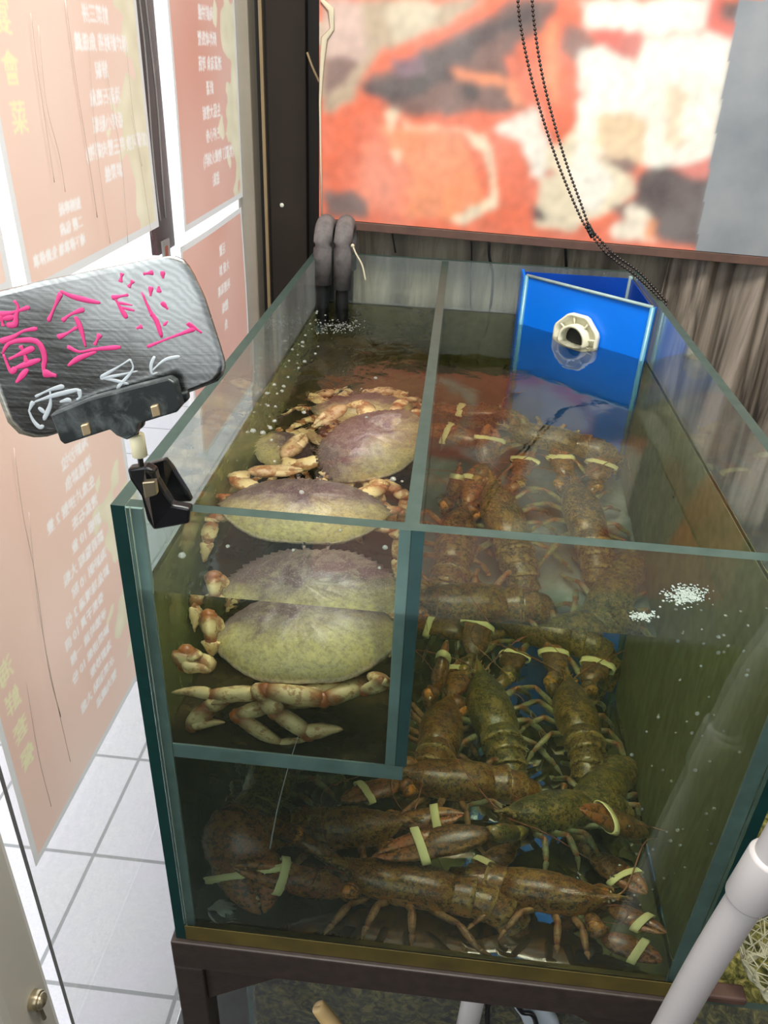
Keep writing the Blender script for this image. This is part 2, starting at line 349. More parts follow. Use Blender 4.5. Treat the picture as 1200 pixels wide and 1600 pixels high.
# colour regions given in photograph pixels, painted in order (shape, colour); surface print of the board
OR = (.86, .16, .06); OR2 = (.95, .30, .12); RED = (.72, .10, .06); DK = (.075, .045, .045); BR = (.20, .10, .08); CRM = (.90, .78, .55); WH = (.97, .92, .80); PNK = (.75, .38, .33); TAN = (.52, .40, .27)
REG = [([(500, 0), (760, 0), (700, 40), (600, 80), (560, 130), (540, 230), (500, 200)], TAN),
       ([(505, 0), (565, 0), (570, 90), (530, 105), (508, 80)], (.70, .50, .42)),
       ([(508, 85), (560, 92), (545, 120), (510, 150)], BR),
       ([(610, 0), (690, 0), (670, 50), (620, 65), (600, 30)], (.66, .58, .42)),
       ([(560, 125), (600, 80), (690, 50), (760, 0), (860, 0), (800, 60), (700, 110), (640, 150), (560, 160)], OR),
       ([(560, 130), (690, 65), (760, 25), (800, 0), (880, 0), (850, 40), (790, 90), (800, 150), (810, 170), (700, 180), (610, 178)], BR),
       ([(562, 140), (640, 100), (740, 45), (830, 5), (840, 25), (760, 70), (690, 130), (610, 170)], DK),
       ([(610, 95), (655, 88), (665, 112), (625, 120)], (.22, .13, .17)),
       ([(640, 125), (668, 120), (670, 145), (645, 150)], (.03, .02, .02)), ([(715, 132), (752, 134), (745, 160), (718, 156)], (.03, .015, .015)),
       ([(796, 150), (815, 152), (812, 172), (795, 168)], (.05, .02, .02)),
       ([(700, 110), (810, 125), (820, 175), (805, 160), (790, 135), (710, 128)], OR2),
       ([(500, 175), (560, 165), (610, 178), (700, 185), (760, 180), (800, 175), (830, 190), (830, 360), (500, 345)], OR),
       ([(590, 190), (720, 210), (730, 235), (760, 320), (700, 345), (640, 345), (600, 300), (610, 240)], OR2),
       ([(560, 215), (600, 225), (640, 260), (640, 330), (560, 330)], (.92, .24, .12)),
       ([(505, 300), (560, 302), (575, 318), (570, 338), (505, 340)], (.16, .09, .08)),
       ([(600, 170), (625, 185), (640, 200), (660, 210), (700, 205), (735, 205), (735, 200), (650, 195), (615, 178)], (.96, .48, .30)),
       ([(605, 240), (628, 230), (625, 262), (618, 248)], CRM), ([(600, 178), (622, 178), (612, 205)], CRM),
       ([(725, 203), (758, 210), (775, 270), (782, 300), (778, 322), (735, 345), (700, 343), (765, 312), (768, 290), (755, 240)], CRM),
       ([(770, 200), (830, 170), (845, 185), (860, 240), (855, 285), (830, 275), (815, 215), (780, 215)], WH),
       ([(850, 30), (890, 20), (905, 60), (905, 150), (870, 190), (850, 120)], OR), ([(878, 42), (905, 40), (925, 55), (928, 80), (900, 100), (880, 75)], (.30, .13, .10)),
       ([(845, 45), (870, 35), (875, 165), (860, 165)], OR2),
       ([(905, 0), (1110, 0), (1105, 45), (1020, 55), (960, 50), (915, 40)], WH),
       ([(930, 40), (1010, 55), (985, 100), (930, 70)], RED), ([(965, 60), (1012, 62), (985, 108)], (.60, .12, .08)),
       ([(1105, 0), (1145, 0), (1155, 60), (1130, 75), (1105, 75), (1098, 40)], RED), ([(1130, 0), (1160, 0), (1160, 30), (1130, 30)], (.14, .06, .05)),
       ([(900, 80), (940, 70), (985, 95), (990, 110), (1010, 60), (1110, 50), (1150, 65), (1110, 260), (1030, 265), (990, 255), (930, 240), (905, 180)], WH),
       ([(935, 185), (975, 170), (1010, 190), (1010, 260), (960, 250), (935, 225)], (.86, .63, .38)), ([(1040, 130), (1075, 150), (1068, 230), (1040, 230)], (.86, .70, .50)),
       ([(1015, 160), (1040, 160), (1040, 250), (1015, 250)], WH),
       ([(855, 240), (905, 190), (935, 240), (970, 260), (990, 300), (960, 330), (880, 365), (835, 355), (845, 290)], CRM),
       ([(905, 190), (920, 195), (925, 240), (960, 290), (930, 330), (900, 320), (890, 260)], WH),
       ([(850, 260), (858, 262), (870, 272), (850, 280)], RED), ([(832, 320), (850, 328), (850, 350), (834, 345)], (.10, .06, .06)),
       ([(940, 240), (985, 245), (995, 270), (975, 272)], BR), ([(955, 320), (1000, 310), (990, 330), (965, 340)], BR),
       ([(1040, 262), (1115, 245), (1105, 290), (1070, 285)], (.80, .22, .17)),
       ([(992, 280), (1020, 262), (1050, 262), (1075, 280), (1110, 285), (1100, 385), (1040, 378), (1020, 350), (990, 315)], DK),
       ([(960, 350), (985, 320), (1005, 322), (1020, 345), (1030, 375), (960, 372)], (.97, .86, .68)), ([(1010, 345), (1025, 350), (1030, 372), (1015, 372)], (.85, .30, .10)),
       ([(1085, 400), (1095, 345), (1155, 0), (1260, 0), (1260, 420)], (.185, .205, .225))]
x0, x1, z0, z1 = .006, .95, 0, 1.2
def zb(x): return .651 - .0235 * (x - .0)
NXp, NZp = 300, 170
gx = np.linspace(x0, x1, NXp); gz = np.linspace(0, 1, NZp)
GX, GV = np.meshgrid(gx, gz, indexing='ij'); GZ = zb(GX) + GV * (1.16 - .65)
wx = np.array([[mnoise.noise(Vector((a * 22, 0, c * 22))) for a, c in zip(r1, r2)] for r1, r2 in zip(GX, GZ)])
wz = np.array([[mnoise.noise(Vector((a * 22 + 9, 3, c * 22))) for a, c in zip(r1, r2)] for r1, r2 in zip(GX, GZ)])
w2 = np.array([[mnoise.noise(Vector((a * 60, 7, c * 60))) for a, c in zip(r1, r2)] for r1, r2 in zip(GX, GZ)])
QX = GX + .009 * wx + .006 * w2; QZ = GZ + .009 * wz + .005 * np.roll(w2, 17, 0)
CC = np.empty(GX.shape + (3,)); CC[:] = OR
def inpoly(X, Z, poly):
    r = np.zeros(X.shape, bool); n = len(poly)
    for i in range(n):
        (ax, az), (bx, bz) = poly[i], poly[(i + 1) % n]
        c_ = ((az > Z) != (bz > Z)) & (X < (bx - ax) * (Z - az) / (bz - az + 1e-12) + ax); r ^= c_
    return r
for k_, (poly, c) in enumerate(REG):
    pl = []
    for (x, y) in poly:
        q = at(x, y, 1, BY - .011); pl.append((q[0], q[2]))
    for x_, z_, gate in ((GX, GZ, True),) if k_ == len(REG) - 1 else ((QX, QZ, True),):
        m_ = inpoly(x_, z_, pl); CC[m_] = c
CC[GZ > 1.03] = np.where((GX[GZ > 1.03] < .67)[:, None], CC[GZ > 1.03], CC[GZ > 1.03])
isgrey = np.abs(CC - np.array((.185, .205, .225))).sum(-1) < 1e-6
CB = CC.copy()
for _ in range(9):                                   # the print itself is soft edged
    CB[1:-1, 1:-1] = (CB[1:-1, 1:-1] * 2 + CB[:-2, 1:-1] + CB[2:, 1:-1] + CB[1:-1, :-2] + CB[1:-1, 2:]) / 6
CB[isgrey] = CC[isgrey]; CB[~isgrey] = CB[~isgrey] * .74 + .012
mot = (.16 * w2 + .14 * wx)[..., None]; CB = np.where(isgrey[..., None], CB, np.clip(CB * (1 + mot), 0, 1))
V = np.stack([GX, np.full(GX.shape, BY - .0105), GZ], -1).reshape(-1, 3)
Fs = [(i * NZp + j, (i + 1) * NZp + j, (i + 1) * NZp + j + 1, i * NZp + j + 1) for i in range(NXp - 1) for j in range(NZp - 1)]
MB().add(V, Fs, CB.reshape(-1, 3)).build('printed_face', M['print'], pb, False, PW, fix=False)
b = MB().add([(x0, BY - .0102, zb(x0)), (x1, BY - .0102, zb(x1)), (x1, BY - .0102, 1.16), (x0, BY - .0102, 1.16), (x0, BY + .01, zb(x0)), (x1, BY + .01, zb(x1)), (x1, BY + .01, 1.16), (x0, BY + .01, 1.16)],
             [(0, 1, 2, 3), (7, 6, 5, 4), (0, 4, 5, 1), (1, 5, 6, 2), (2, 6, 7, 3), (3, 7, 4, 0)])
b.build('backing_board', M['strip_tan'], pb, False, PW)
b = MB(); d0, d1 = .016, .004
b.add([(x0, BY - .013, zb(x0) - d0), (x1, BY - .013, zb(x1) - d0), (x1, BY + .012, zb(x1) - d0), (x0, BY + .012, zb(x0) - d0), (x0, BY - .013, zb(x0) - .001), (x1, BY - .013, zb(x1) - .001), (x1, BY + .012, zb(x1) - .001), (x0, BY + .012, zb(x0) - .001)],
      [(0, 3, 2, 1), (4, 5, 6, 7), (0, 1, 5, 4), (1, 2, 6, 5), (2, 3, 7, 6), (3, 0, 4, 7)])
M['trimwood'] = simple('red_brown_wood', (.12, .062, .045), .6, var=.35, scale=30); b.build('bottom_rail', M['trimwood'], pb, False, PW, bevel=.001)
b = MB(); pts = [at(x, y, 1, BY - .013) for x, y in ((502, 0), (517, 15), (519, 45), (507, 60), (503, 100), (500, 160), (501, 240), (503, 345))]
b.tube(pts, [.003, .006, .004, .006, .004, .002, .0015, .0015], 6, flat=.3, up=(0, 1, 0)).build('torn_edge', M['string'], pb, True, PW)
# wire sticking out of the dark gap
P_ = [at(480, 82, 1, 1.05), at(488, 104, 1, 1.045), at(499, 128, 1, 1.04)]
tag(MB().tube(smooth_path(P_), .0022, 6).build('wire', M['strip_tan']), 'short tan wire sticking out of dark gap beside the board', 'wire')

# ------------------------------------------------------------------ posters on the window
def text_mesh(body, size):
    c = bpy.data.curves.new('t', 'FONT'); c.body = body; c.size = size; c.align_x = 'LEFT'
    o = bpy.data.objects.new('t', c); COL.objects.link(o); dg = bpy.context.evaluated_depsgraph_get()
    me = bpy.data.meshes.new_from_object(o.evaluated_get(dg)); v = np.array([q.co[:] for q in me.vertices]); f = [tuple(p_.vertices) for p_ in me.polygons]
    bpy.data.objects.remove(o); bpy.data.curves.remove(c); bpy.data.meshes.remove(me); return v, f
PX = -.150
def poster(y0, y1, z0, z1, label, rows, yrows, runs, tone, flower, seed):
    """Poster seen from behind: print faces the street, the writing reads mirrored from here."""
    r = random.Random(seed)
    e = empty('window_poster', (PX, (y0 + y1) / 2, z0)); tag(e, label, 'poster', 'faded menu posters on the window'); Wm = inv(e)
    st_ = .0014; ny, nz = int((y1 - y0) / st_), int((z1 - z0) / st_)
    ys = np.linspace(y0, y1, ny + 1); zs = np.linspace(z0, z1, nz + 1); YY, ZZ = np.meshgrid(ys, zs, indexing='ij')
    cy_, cz_ = np.linspace(y0, y1, 41), np.linspace(z0, z1, 61)
    nlo = np.array([[mnoise.noise(Vector((a * 7, seed, c_ * 5))) for c_ in cz_] for a in cy_]); nhi = np.array([[mnoise.noise(Vector((a * 32, seed, c_ * 32))) for c_ in cz_] for a in cy_])
    def up2(A):
        t_ = np.stack([np.interp(zs, cz_, row) for row in A]); return np.stack([np.interp(ys, cy_, t_[:, j]) for j in range(nz + 1)], 1)
    n1_, n2_ = up2(nlo), up2(nhi)
    Cc = np.empty(YY.shape + (3,)); Cc[:] = (.83, .61, .50) if tone == 0 else (.74, .44, .36); Cc += n1_[..., None] * np.array((.05, .10, .10))
    if flower:
        u = (YY - y0) / (y1 - y0); w = (ZZ - z0) / (z1 - z0); fm = (u - .74 - .08 * np.sin(w * 22) + .20 * n2_ > .05) & (w < .55 + .15 * n2_)
        Cc[fm] = np.array((.78, .71, .52)) + n2_[fm][:, None] * .12
    def letters(lst, colr):
        for (body, yy, zz, size, slant) in lst:
            v, f = text_mesh(body, size)
            if not len(v): continue
            ty, tz = yy - v[:, 0], zz + v[:, 1]
            for fc in f:
                for q in range(1, len(fc) - 1):
                    tri = [(ty[fc[0]], tz[fc[0]]), (ty[fc[q]], tz[fc[q]]), (ty[fc[q + 1]], tz[fc[q + 1]])]
                    a0, a1 = min(t_[0] for t_ in tri), max(t_[0] for t_ in tri); b0, b1 = min(t_[1] for t_ in tri), max(t_[1] for t_ in tri)
                    i0, i1 = np.searchsorted(ys, a0 - st_ * .5), np.searchsorted(ys, a1 + st_ * .5); j0, j1 = np.searchsorted(zs, b0 - st_ * .5), np.searchsorted(zs, b1 + st_ * .5)
                    if i1 <= i0 or j1 <= j0: continue
                    Yw, Zw = YY[i0:i1, j0:j1], ZZ[i0:i1, j0:j1]; ok = np.ones(Yw.shape, bool); area = (tri[1][0] - tri[0][0]) * (tri[2][1] - tri[0][1]) - (tri[1][1] - tri[0][1]) * (tri[2][0] - tri[0][0]); sg_ = 1 if area > 0 else -1
                    for e_ in range(3):
                        (ax, ay), (bx, by) = tri[e_], tri[(e_ + 1) % 3]; ln_ = math.hypot(bx - ax, by - ay) + 1e-9
                        ok &= sg_ * ((bx - ax) * (Zw - ay) - (by - ay) * (Yw - ax)) / ln_ > -st_ * .3
                    Cc[i0:i1, j0:j1][ok] = colr
    letters(rows, (.90, .85, .80)); letters(yrows, (.84, .80, .50))
    Cb = Cc.copy(); Cb[1:-1, 1:-1] = (Cc[1:-1, 1:-1] * 2 + Cc[:-2, 1:-1] + Cc[2:, 1:-1] + Cc[1:-1, :-2] + Cc[1:-1, 2:]) / 6
    bd = np.minimum(np.minimum(YY - y0, y1 - YY), np.minimum(ZZ - z0, z1 - ZZ)) < .009; Cb[bd] = (.74, .73, .71)
    XX = PX + .002 * np.sin((YY - y0) / (y1 - y0) * 5 + seed) * np.sin((ZZ - z0) / (z1 - z0) * 4)
    V = np.stack([XX, YY, ZZ], -1).reshape(-1, 3)
    Fs = [(i * (nz + 1) + j, (i + 1) * (nz + 1) + j, (i + 1) * (nz + 1) + j + 1, i * (nz + 1) + j + 1) for i in range(ny) for j in range(nz)]
    MB().add(V, Fs, np.clip(Cb, 0, 1).reshape(-1, 3)).build('paper_sheet', M['poster'], e, True, Wm, fix=False)
    b = MB()
    for (pts, w_) in runs:
        P_ = smooth_path([np.array([PX + .004, *at(x, y, 0, PX + .004)[1:]]) for x, y in pts], 20); b.tube(P_, w_, 5, flat=.3, up=(1, 0, 0))
    if b.n: b.build('grime_run', M['grime'], e, True, Wm)
def rowset(lines, ystart, ztop, dz, size, cx=None):
    return [(t, ystart + (len(t) * size * .5 if cx else 0), ztop - i * dz, size, 0) for i, t in enumerate(lines)]
# lower left poster
rowsC = [('菜單 15800 元', .27, .615, .020, 0)] + rowset(['小菜 5 隻', '湯 2 份', '龍蝦', '海鮮沙拉', '清蒸鮮魚', '生魚片拼盤 2 隻', '清蒸石斑', '鮮蝦 10 隻', '蒜蓉龍蝦 大蝦', '海鮮粥 10 碗', '鮮魚味噌湯 3 份'], .275, .585, .026, .017) \
      + rowset(['香煎干貝 10 個', '季節時蔬 一盤', '鮮果拼盤 10 份', '海鮮炒飯', '水果甜點 大盤', '蟹肉羹湯'], .25, .30, .026, .016)
poster(-.005, .372, .112, .690, 'large faded pink poster at lower left reading 15800 in mirror writing', rowsC,
       [('海', .045, .36, .03, 0), ('鮮', .045, .32, .03, 0), ('套', .045, .28, .03, 0), ('餐', .045, .24, .03, 0)],
       [([(22, 700), (35, 800), (55, 900), (75, 1040), (95, 1120)], .0007), ([(45, 800), (60, 950), (85, 1080), (110, 1190)], .0005), ([(40, 1060), (60, 1180), (80, 1260)], .0005)], 0, True, 3)
# upper left poster
rowsA = rowset(['精緻套餐', '前菜三拼', '酥炸鮮蚵捲 魚翅羹', '鮮蝦', '清蒸石斑魚', '香烤小龍蝦', '(加價可換 帝王蟹肉鍋物)', '鮮果盤'], .475, .965, .0265, .018) + rowset(['服務專線', '二樓 包廂', '地下停車場 免費停車'], .345, .762, .019, .013)
rowsA = [(t, .44 + len(t) * .010, z, s, 0) for (t, y, z, s, q) in rowsA[:8]] + rowsA[8:]
poster(.205, .578, .700, 1.29, 'tall faded pink poster at upper left with brown drip streaks', rowsA, [('宴', .262, .925, .03, 0), ('會', .262, .885, .03, 0), ('菜', .262, .845, .03, 0)],
       [([(102, 0), (118, 120), (140, 260), (152, 340)], .0010), ([(48, 20), (60, 120), (75, 220), (85, 285)], .0007), ([(138, 60), (148, 200), (160, 300), (172, 380)], .0006), ([(60, 40), (72, 160), (92, 240), (102, 300)], .0006),
        ([(165, 100), (178, 180), (190, 250), (200, 380)], .0006), ([(196, 60), (208, 180), (222, 260)], .0006), ([(205, 180), (222, 270), (238, 375)], .0005)], 0, True, 5)
# upper right poster
rowsB = [(t, .87 + len(t) * .011, .955 - i * .034, .021, 0) for i, t in enumerate(['海鮮拼盤', '酥炸軟殼蟹', '清蒸海魚 時蔬', '鮮湯', '生猛大龍蝦', '三杯小卷', '(需預訂 精緻火鍋料)', '甜點'])]
poster(.685, 1.04, .672, 1.25, 'upper right faded red poster on the window beside the brown post', rowsB, [], [], 1, True, 8)
rowsD = [(t, .88 + len(t) * .010, .60 - i * .034, .020, 0) for i, t in enumerate(['活蟹', '大蝦 鮮', '現撈海產', '龍蝦', '魚'])]
poster(.660, 1.03, .30, .655, 'shorter faded poster directly below the upper right one, partly behind steel sign', rowsD, [], [], 1, False, 9)
poster(-.08, .178, .715, 1.30, 'sliver of a faded poster at the left picture edge above steel sign', [], [], [], 0, False, 11)
# dark strip hanging between the posters
e = empty('hanging_strip', (-.170, .63, .62)); tag(e, 'dark maroon strip with white drips hanging between the upper posters', 'hanging strip'); Wm = inv(e)
M['maroon'] = simple('maroon_strip', (.085, .022, .030), .3, var=.5, scale=5)
MB().box((-.176, .600, .655), (-.166, .672, 1.3)).build('strip', M['maroon'], e, False, Wm)
b = MB()
for ys in (.618, .645):
    b.tube([(-.1655, ys + .004 * math.sin(z * 23 + ys * 50), z) for z in np.linspace(.70, 1.25, 40)], .0012, 5)
b.build('white_drip', M['steel_white'], e, True, Wm)
MB().box((-.1655, .612, .640), (-.1625, .640, .672)).build('white_tag', M['steel_white'], e, False, Wm)
MB().box((-.1624, .618, .650), (-.1615, .628, .664)).build('orange_mark', M['orange'], e, False, Wm)
MB().box((-.174, .618, .585), (-.168, .636, .645)).build('strip_end', M['black'], e, False, Wm)

# ------------------------------------------------------------------ metal stand
st = empty('metal_stand', (.3, .48, FZ)); tag(st, 'dark brown steel stand with corner gussets carrying the glass tank', 'stand'); Wm = inv(st)
def spart(nm, a, b_): MB().box(a, b_).build(nm, M['steel_brown'], st, False, Wm, bevel=.002)
spart('front_rail', (-.006, -.006, -.052), (.606, .030, -.001)); spart('back_rail', (-.006, .944, -.052), (.606, .980, -.001))
spart('side_rail', (-.006, .030, -.052), (.030, .944, -.001)); spart('side_rail', (.570, .030, -.052), (.606, .944, -.001))
for x in (-.006, .570):
    for y in (-.006, .944): spart('leg', (x, y, FZ + .001), (x + .036, y + .036, -.052))
for (x, s) in ((.030, 1), (.570, -1)):
    b = MB(); t0, t1 = .0, .026; P3 = [(x, -.052), (x + s * .105, -.052), (x + s * .095, -.058), (x, -.125)]
    b.add([(a, t0, z) for a, z in P3] + [(a, t1, z) for a, z in P3], [(0, 1, 2, 3), (7, 6, 5, 4)] + [(i, i + 4, (i + 1) % 4 + 4, (i + 1) % 4) for i in range(4)])
    b.build('gusset', M['steel_brown'], st, False, Wm, bevel=.001)
MB().box((.0, .0, -.0009), (.6, .972, .0)).build('bearing_board', M['dark'], st, False, Wm)

# ------------------------------------------------------------------ the glass tank
tk = empty('glass_tank', (.3, .486, 0)); tag(tk, 'tall open glass seafood tank of crabs and lobsters on the brown stand', 'aquarium'); Wm = inv(tk)
def gpane(nm, a, b_, mats, edges):
    """edges: dict face -> material slot; faces order bottom, top, front, right, back, left"""
    m_ = MB().box(a, b_); m_.m = [edges.get(f, 0) for f in range(6)]
    return m_.build(nm, mats, tk, False, Wm)
E3 = [M['edge'], M['edge_top_lit']]
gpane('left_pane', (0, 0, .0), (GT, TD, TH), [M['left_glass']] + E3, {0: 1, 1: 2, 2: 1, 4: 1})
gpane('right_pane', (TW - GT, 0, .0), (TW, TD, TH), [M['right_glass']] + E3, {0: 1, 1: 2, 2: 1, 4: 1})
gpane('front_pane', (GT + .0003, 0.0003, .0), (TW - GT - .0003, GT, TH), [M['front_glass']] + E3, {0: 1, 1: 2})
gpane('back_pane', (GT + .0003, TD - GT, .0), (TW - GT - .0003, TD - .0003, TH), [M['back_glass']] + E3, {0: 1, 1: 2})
k = NT('dirty_bottom_glass'); v = k.coord(); n1 = k.noise(v, 8, 6, .65, .6); n2 = k.noise(v, 50, 3)
c = k.ramp(n1, [(.3, (.05, .055, .035)), (.5, (.16, .20, .19)), (.7, (.36, .42, .42))]); M['tank_floor'] = k.surf(k.bsdf(c, .4, 0, k.bump(n2, .2, .001)))
MB().box((GT + .0003, GT + .0003, .0004), (TW - GT - .0003, TD - GT - .0003, GT)).build('bottom_pane', M['tank_floor'], tk, False, Wm)
DX0, DX1 = .240, .252; SZ0, SZ1 = .304, .316
dv = MB().box((DX0, GT + .0012, SZ0 - .002), (DX1, TD - GT - .0012, ZW - .0006)); dv.m = [2, 2, 0, 0, 0, 0]
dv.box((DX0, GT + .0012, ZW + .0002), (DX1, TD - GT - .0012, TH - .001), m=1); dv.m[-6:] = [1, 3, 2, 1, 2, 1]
dv.build('divider_pane', [M['div_wet'], M['div_top'], M['edge'], M['edge_top_lit']], tk, False, Wm)
MB().box((GT + .0012, GT + .0012, SZ0), (DX0 - .0003, TD - GT - .0012, SZ1)).build('compartment_floor', M['shelf_glass'], tk, False, Wm)
def seam(a, b_, mat='silicone'): MB().box(a, b_).build('silicone_seam', M[mat], tk, False, Wm, bevel=.0008)
yA, yB = GT + .0006, GT + .0036
seam((GT + .0112, yA, .301), (.254, yB, .320)); seam((DX0 - .004, yA, .320), (DX0 + .006, yB, TH - .004)); seam((DX0 + .0062, yA, .320), (DX1 + .005, yB, TH - .004), 'silicone_dark')
for X0, X1 in ((GT + .0006, GT + .011), (TW - GT - .016, TW - GT - .0006)): seam((X0, yA, .012), (X1, yB + .002, TH - .006))
M['seam_brown'] = simple('yellowed_algae_seam', (.16, .12, .025), .5, var=.5, scale=30)
seam((GT + .001, yA, .0125), (TW - GT - .001, yB + .008, .020), 'seam_brown')
k = NT('stained_front_strip'); v = k.coord(); n1 = k.noise(v, 25, 4); M['stain'] = k.surf(k.bsdf(k.mix(n1, (.035, .024, .008), (.15, .11, .022)), .4))
MB().box((GT + .0005, -.0008, .0003), (TW - GT - .0005, .0001, .026)).build('base_seam', M['stain'], tk, False, Wm)
for X0 in (GT + .0006, TW - GT - .008): seam((X0, TD - GT - .008, .012), (X0 + .007, TD - GT - .0006, TH - .006))

# water: one closed body, a hair off the glass
g = .0005
wv = MB().box((GT + g, GT + g, GT + g), (TW - GT - g, TD - GT - g, ZW))
tag(wv.build('tank_water', M['water'], None, False), 'murky yellow-green water filling the glass tank almost to rim', 'water', kind='stuff')

# algae growing on the wet inner faces
def film(nm, a, b_, lo, hi, c0, c1, sc_=9):
    k = NT(nm); v = k.coord(scale=(1, 1, .5)); n1 = k.noise(v, sc_, 5, .65, .5); n2 = k.noise(v, 60, 4); d = k.n('ShaderNodeBsdfDiffuse'); k.l(k.mix(n2, c0, c1), d.inputs[0]); t = k.n('ShaderNodeBsdfTransparent')
    m_ = k.surf(k.mixsh(k.rng(n1, .3, .68, lo, hi), t.outputs[0], d.outputs[0]))
    MB().box(a, b_).build('algae_film', m_, tk, False, Wm)
film('olive_algae', (TW - GT - .0030, .017, .022), (TW - GT - .0024, .95, .498), .62, .93, (.14, .16, .065), (.36, .37, .17))
film('brown_algae', (GT + .010, TD - GT - .0034, .022), (TW - GT - .005, TD - GT - .0028, .498), .7, .95, (.06, .062, .022), (.18, .17, .06))
film('yellow_algae', (GT + .0022, .020, .322), (GT + .0028, .90, .496), .12, .62, (.22, .26, .06), (.50, .54, .20), 14)
film('grey_algae', (GT + .0022, .020, .022), (GT + .0028, .90, .298), .10, .55, (.05, .07, .05), (.14, .17, .12))

# ------------------------------------------------------------------ blue overflow box
ob = empty('overflow_box', (.48, .85, .02)); tag(ob, 'blue panelled overflow box with pipe fitting in back right tank corner', 'overflow box'); Wm = inv(ob)
M['blue'] = simple('blue_film', (.0, .17, .80), .35, var=.10, scale=5); M['blue_side'] = simple('dull_teal_edge', (.05, .20, .30), .3)
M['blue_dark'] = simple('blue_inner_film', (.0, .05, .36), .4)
def slab(p, q, th, z0, z1, nm, mat, over=0):
    p = np.array(p, float); q = np.array(q, float); d = (q - p) / np.linalg.norm(q - p); n_ = np.array([-d[1], d[0]]) * th
    v = [(*p, z0), (*q, z0), (*(q + n_), z0), (*(p + n_), z0), (*p, z1), (*q, z1), (*(q + n_), z1), (*(p + n_), z1)]
    return MB().add(v, [(0, 3, 2, 1), (4, 5, 6, 7), (0, 1, 5, 4), (1, 2, 6, 5), (2, 3, 7, 6), (3, 0, 4, 7)]).build(nm, mat, ob, False, Wm)
A_, B_ = np.array((.392, .896)), np.array((.5835, .737))
slab(A_, B_, .006, .013, .592, 'front_panel', M['blue'])
slab((.386, .957), (.386, .898), .005, .013, .590, 'side_panel', M['blue'])
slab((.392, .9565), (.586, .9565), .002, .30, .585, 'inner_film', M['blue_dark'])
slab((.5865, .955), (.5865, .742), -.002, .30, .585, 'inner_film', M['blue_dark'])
M['clear_edge'] = simple('teal_glass_bead', (.10, .30, .42), .25)
for q in (A_, B_ + np.array((-.004, .002))):
    MB().tube([(q[0], q[1] - .002, .013), (q[0], q[1] - .002, .593)], .0042, 8).build('corner_bead', M['clear_edge'], ob, True, Wm)
MB().tube([(*(A_ + (0, -.001)), .593), (*(B_ + (-.004, -.001)), .593)], .0028, 6).build('top_bead', M['silicone'], ob, True, Wm)
# pipe fitting
dn = np.array([B_[0] - A_[0], B_[1] - A_[1], 0]); dn /= np.linalg.norm(dn); nn = np.array([dn[1], -dn[0], 0])      # towards the viewer
cz = .510; cc = np.array([*(A_ + (B_ - A_) * .49), cz])
def disc(c, r, n_, phase=0): th = np.linspace(0, 2 * math.pi, n_, endpoint=False) + phase; return c + r * (np.cos(th)[:, None] * dn + np.sin(th)[:, None] * np.array([0, 0, 1.]))
M['fit'] = simple('cream_pvc', (.78, .76, .58), .4, var=.1, scale=40)
ft = MB(); n_ = 40
octo = lambda r, y: (lambda th: cc + nn * y + (r / np.maximum(np.abs(np.cos(((th + math.pi / 8) % (math.pi / 4)) - math.pi / 8)), .92))[:, None] * (np.cos(th)[:, None] * dn + np.sin(th)[:, None] * np.array([0, 0, 1.])))(np.linspace(0, 2 * math.pi, n_, endpoint=False))
ft.loft([octo(.026, .001), octo(.040, .001), octo(.043, .004), octo(.043, .014), octo(.039, .014), octo(.036, .006), octo(.026, .006), octo(.026, .001)], cap=False)
flo = ft.build('pipe_fitting', M['fit'], ob, True, Wm)
tb = MB(); tb.loft([disc(cc + nn * .002, .027, n_), disc(cc + nn * .024, .027, n_), disc(cc + nn * .024, .0225, n_), disc(cc + nn * .002, .0225, n_)], cap=False)
flo2 = tb.build('pipe_mouth', M['fit'], flo, True, Wm)
rb = MB()
for i in range(8):
    a = i * math.pi / 4 + .2; r_ = np.cos(a) * dn + np.sin(a) * np.array([0, 0, 1.]); rb.tube([cc + r_ * .026 + nn * .011, cc + r_ * .039 + nn * .011], .0018, 6)
rb.build('rib', M['fit'], flo, True, Wm)
ft = MB(); ft.add(np.concatenate([disc(cc + nn * .003, .0225, n_)]), [tuple(range(n_))]); ft.build('pipe_bore', M['black_hose'], flo, True, Wm)

# ------------------------------------------------------------------ hoses hooked over the back left corner
for (x, y0, zt, z_lo, lab) in [(.024, .920, .648, .40, 'left hose of the pair with grey foam sleeve at back corner'), (.060, .925, .655, .40, 'right hose of the pair, whiter grey sleeve, at back corner')]:
    h_ = empty('hooked_hose', (x, y0, z_lo)); tag(h_, lab, 'hose', 'hoses hooked over the back of the tank'); Wh = inv(h_)
    ip = [(x, y0, z_lo), (x, y0, .50), (x, y0 + .002, .60)]
    arc = [(x, y0 + .037 - .037 * math.cos(t), .612 + .035 * math.sin(t)) for t in np.linspace(0, math.pi, 12)]
    outp = [(x, y0 + .074, .58), (x, y0 + .074, .10)]
    MB().tube(ip + arc + outp, .0125, 16).build('hose', M['black_hose'], h_, True, Wh)
    M['sleeve'] = M.get('sleeve') or simple('worn_grey_foam', (.17, .155, .155), .75, var=.55, scale=45, bump=.4)
    MB().tube([(x, y0, .548 if x < .04 else .540), (x, y0 + .0005, .60)] + arc + [(x, y0 + .074, .56)], .0168, 20, flat=1).build('foam_sleeve', M['sleeve'], h_, True, Wh)
P_ = [at(551, 384, 1, .915), at(556, 396, 1, .91), at(566, 415, 1, .905), at(571, 438, 1, .9)]
tag(MB().tube(smooth_path(P_), .0016, 6).sphere(P_[0], .0035).build('string', M['string']), 'knotted cream string end tied round the grey hose sleeves', 'string')

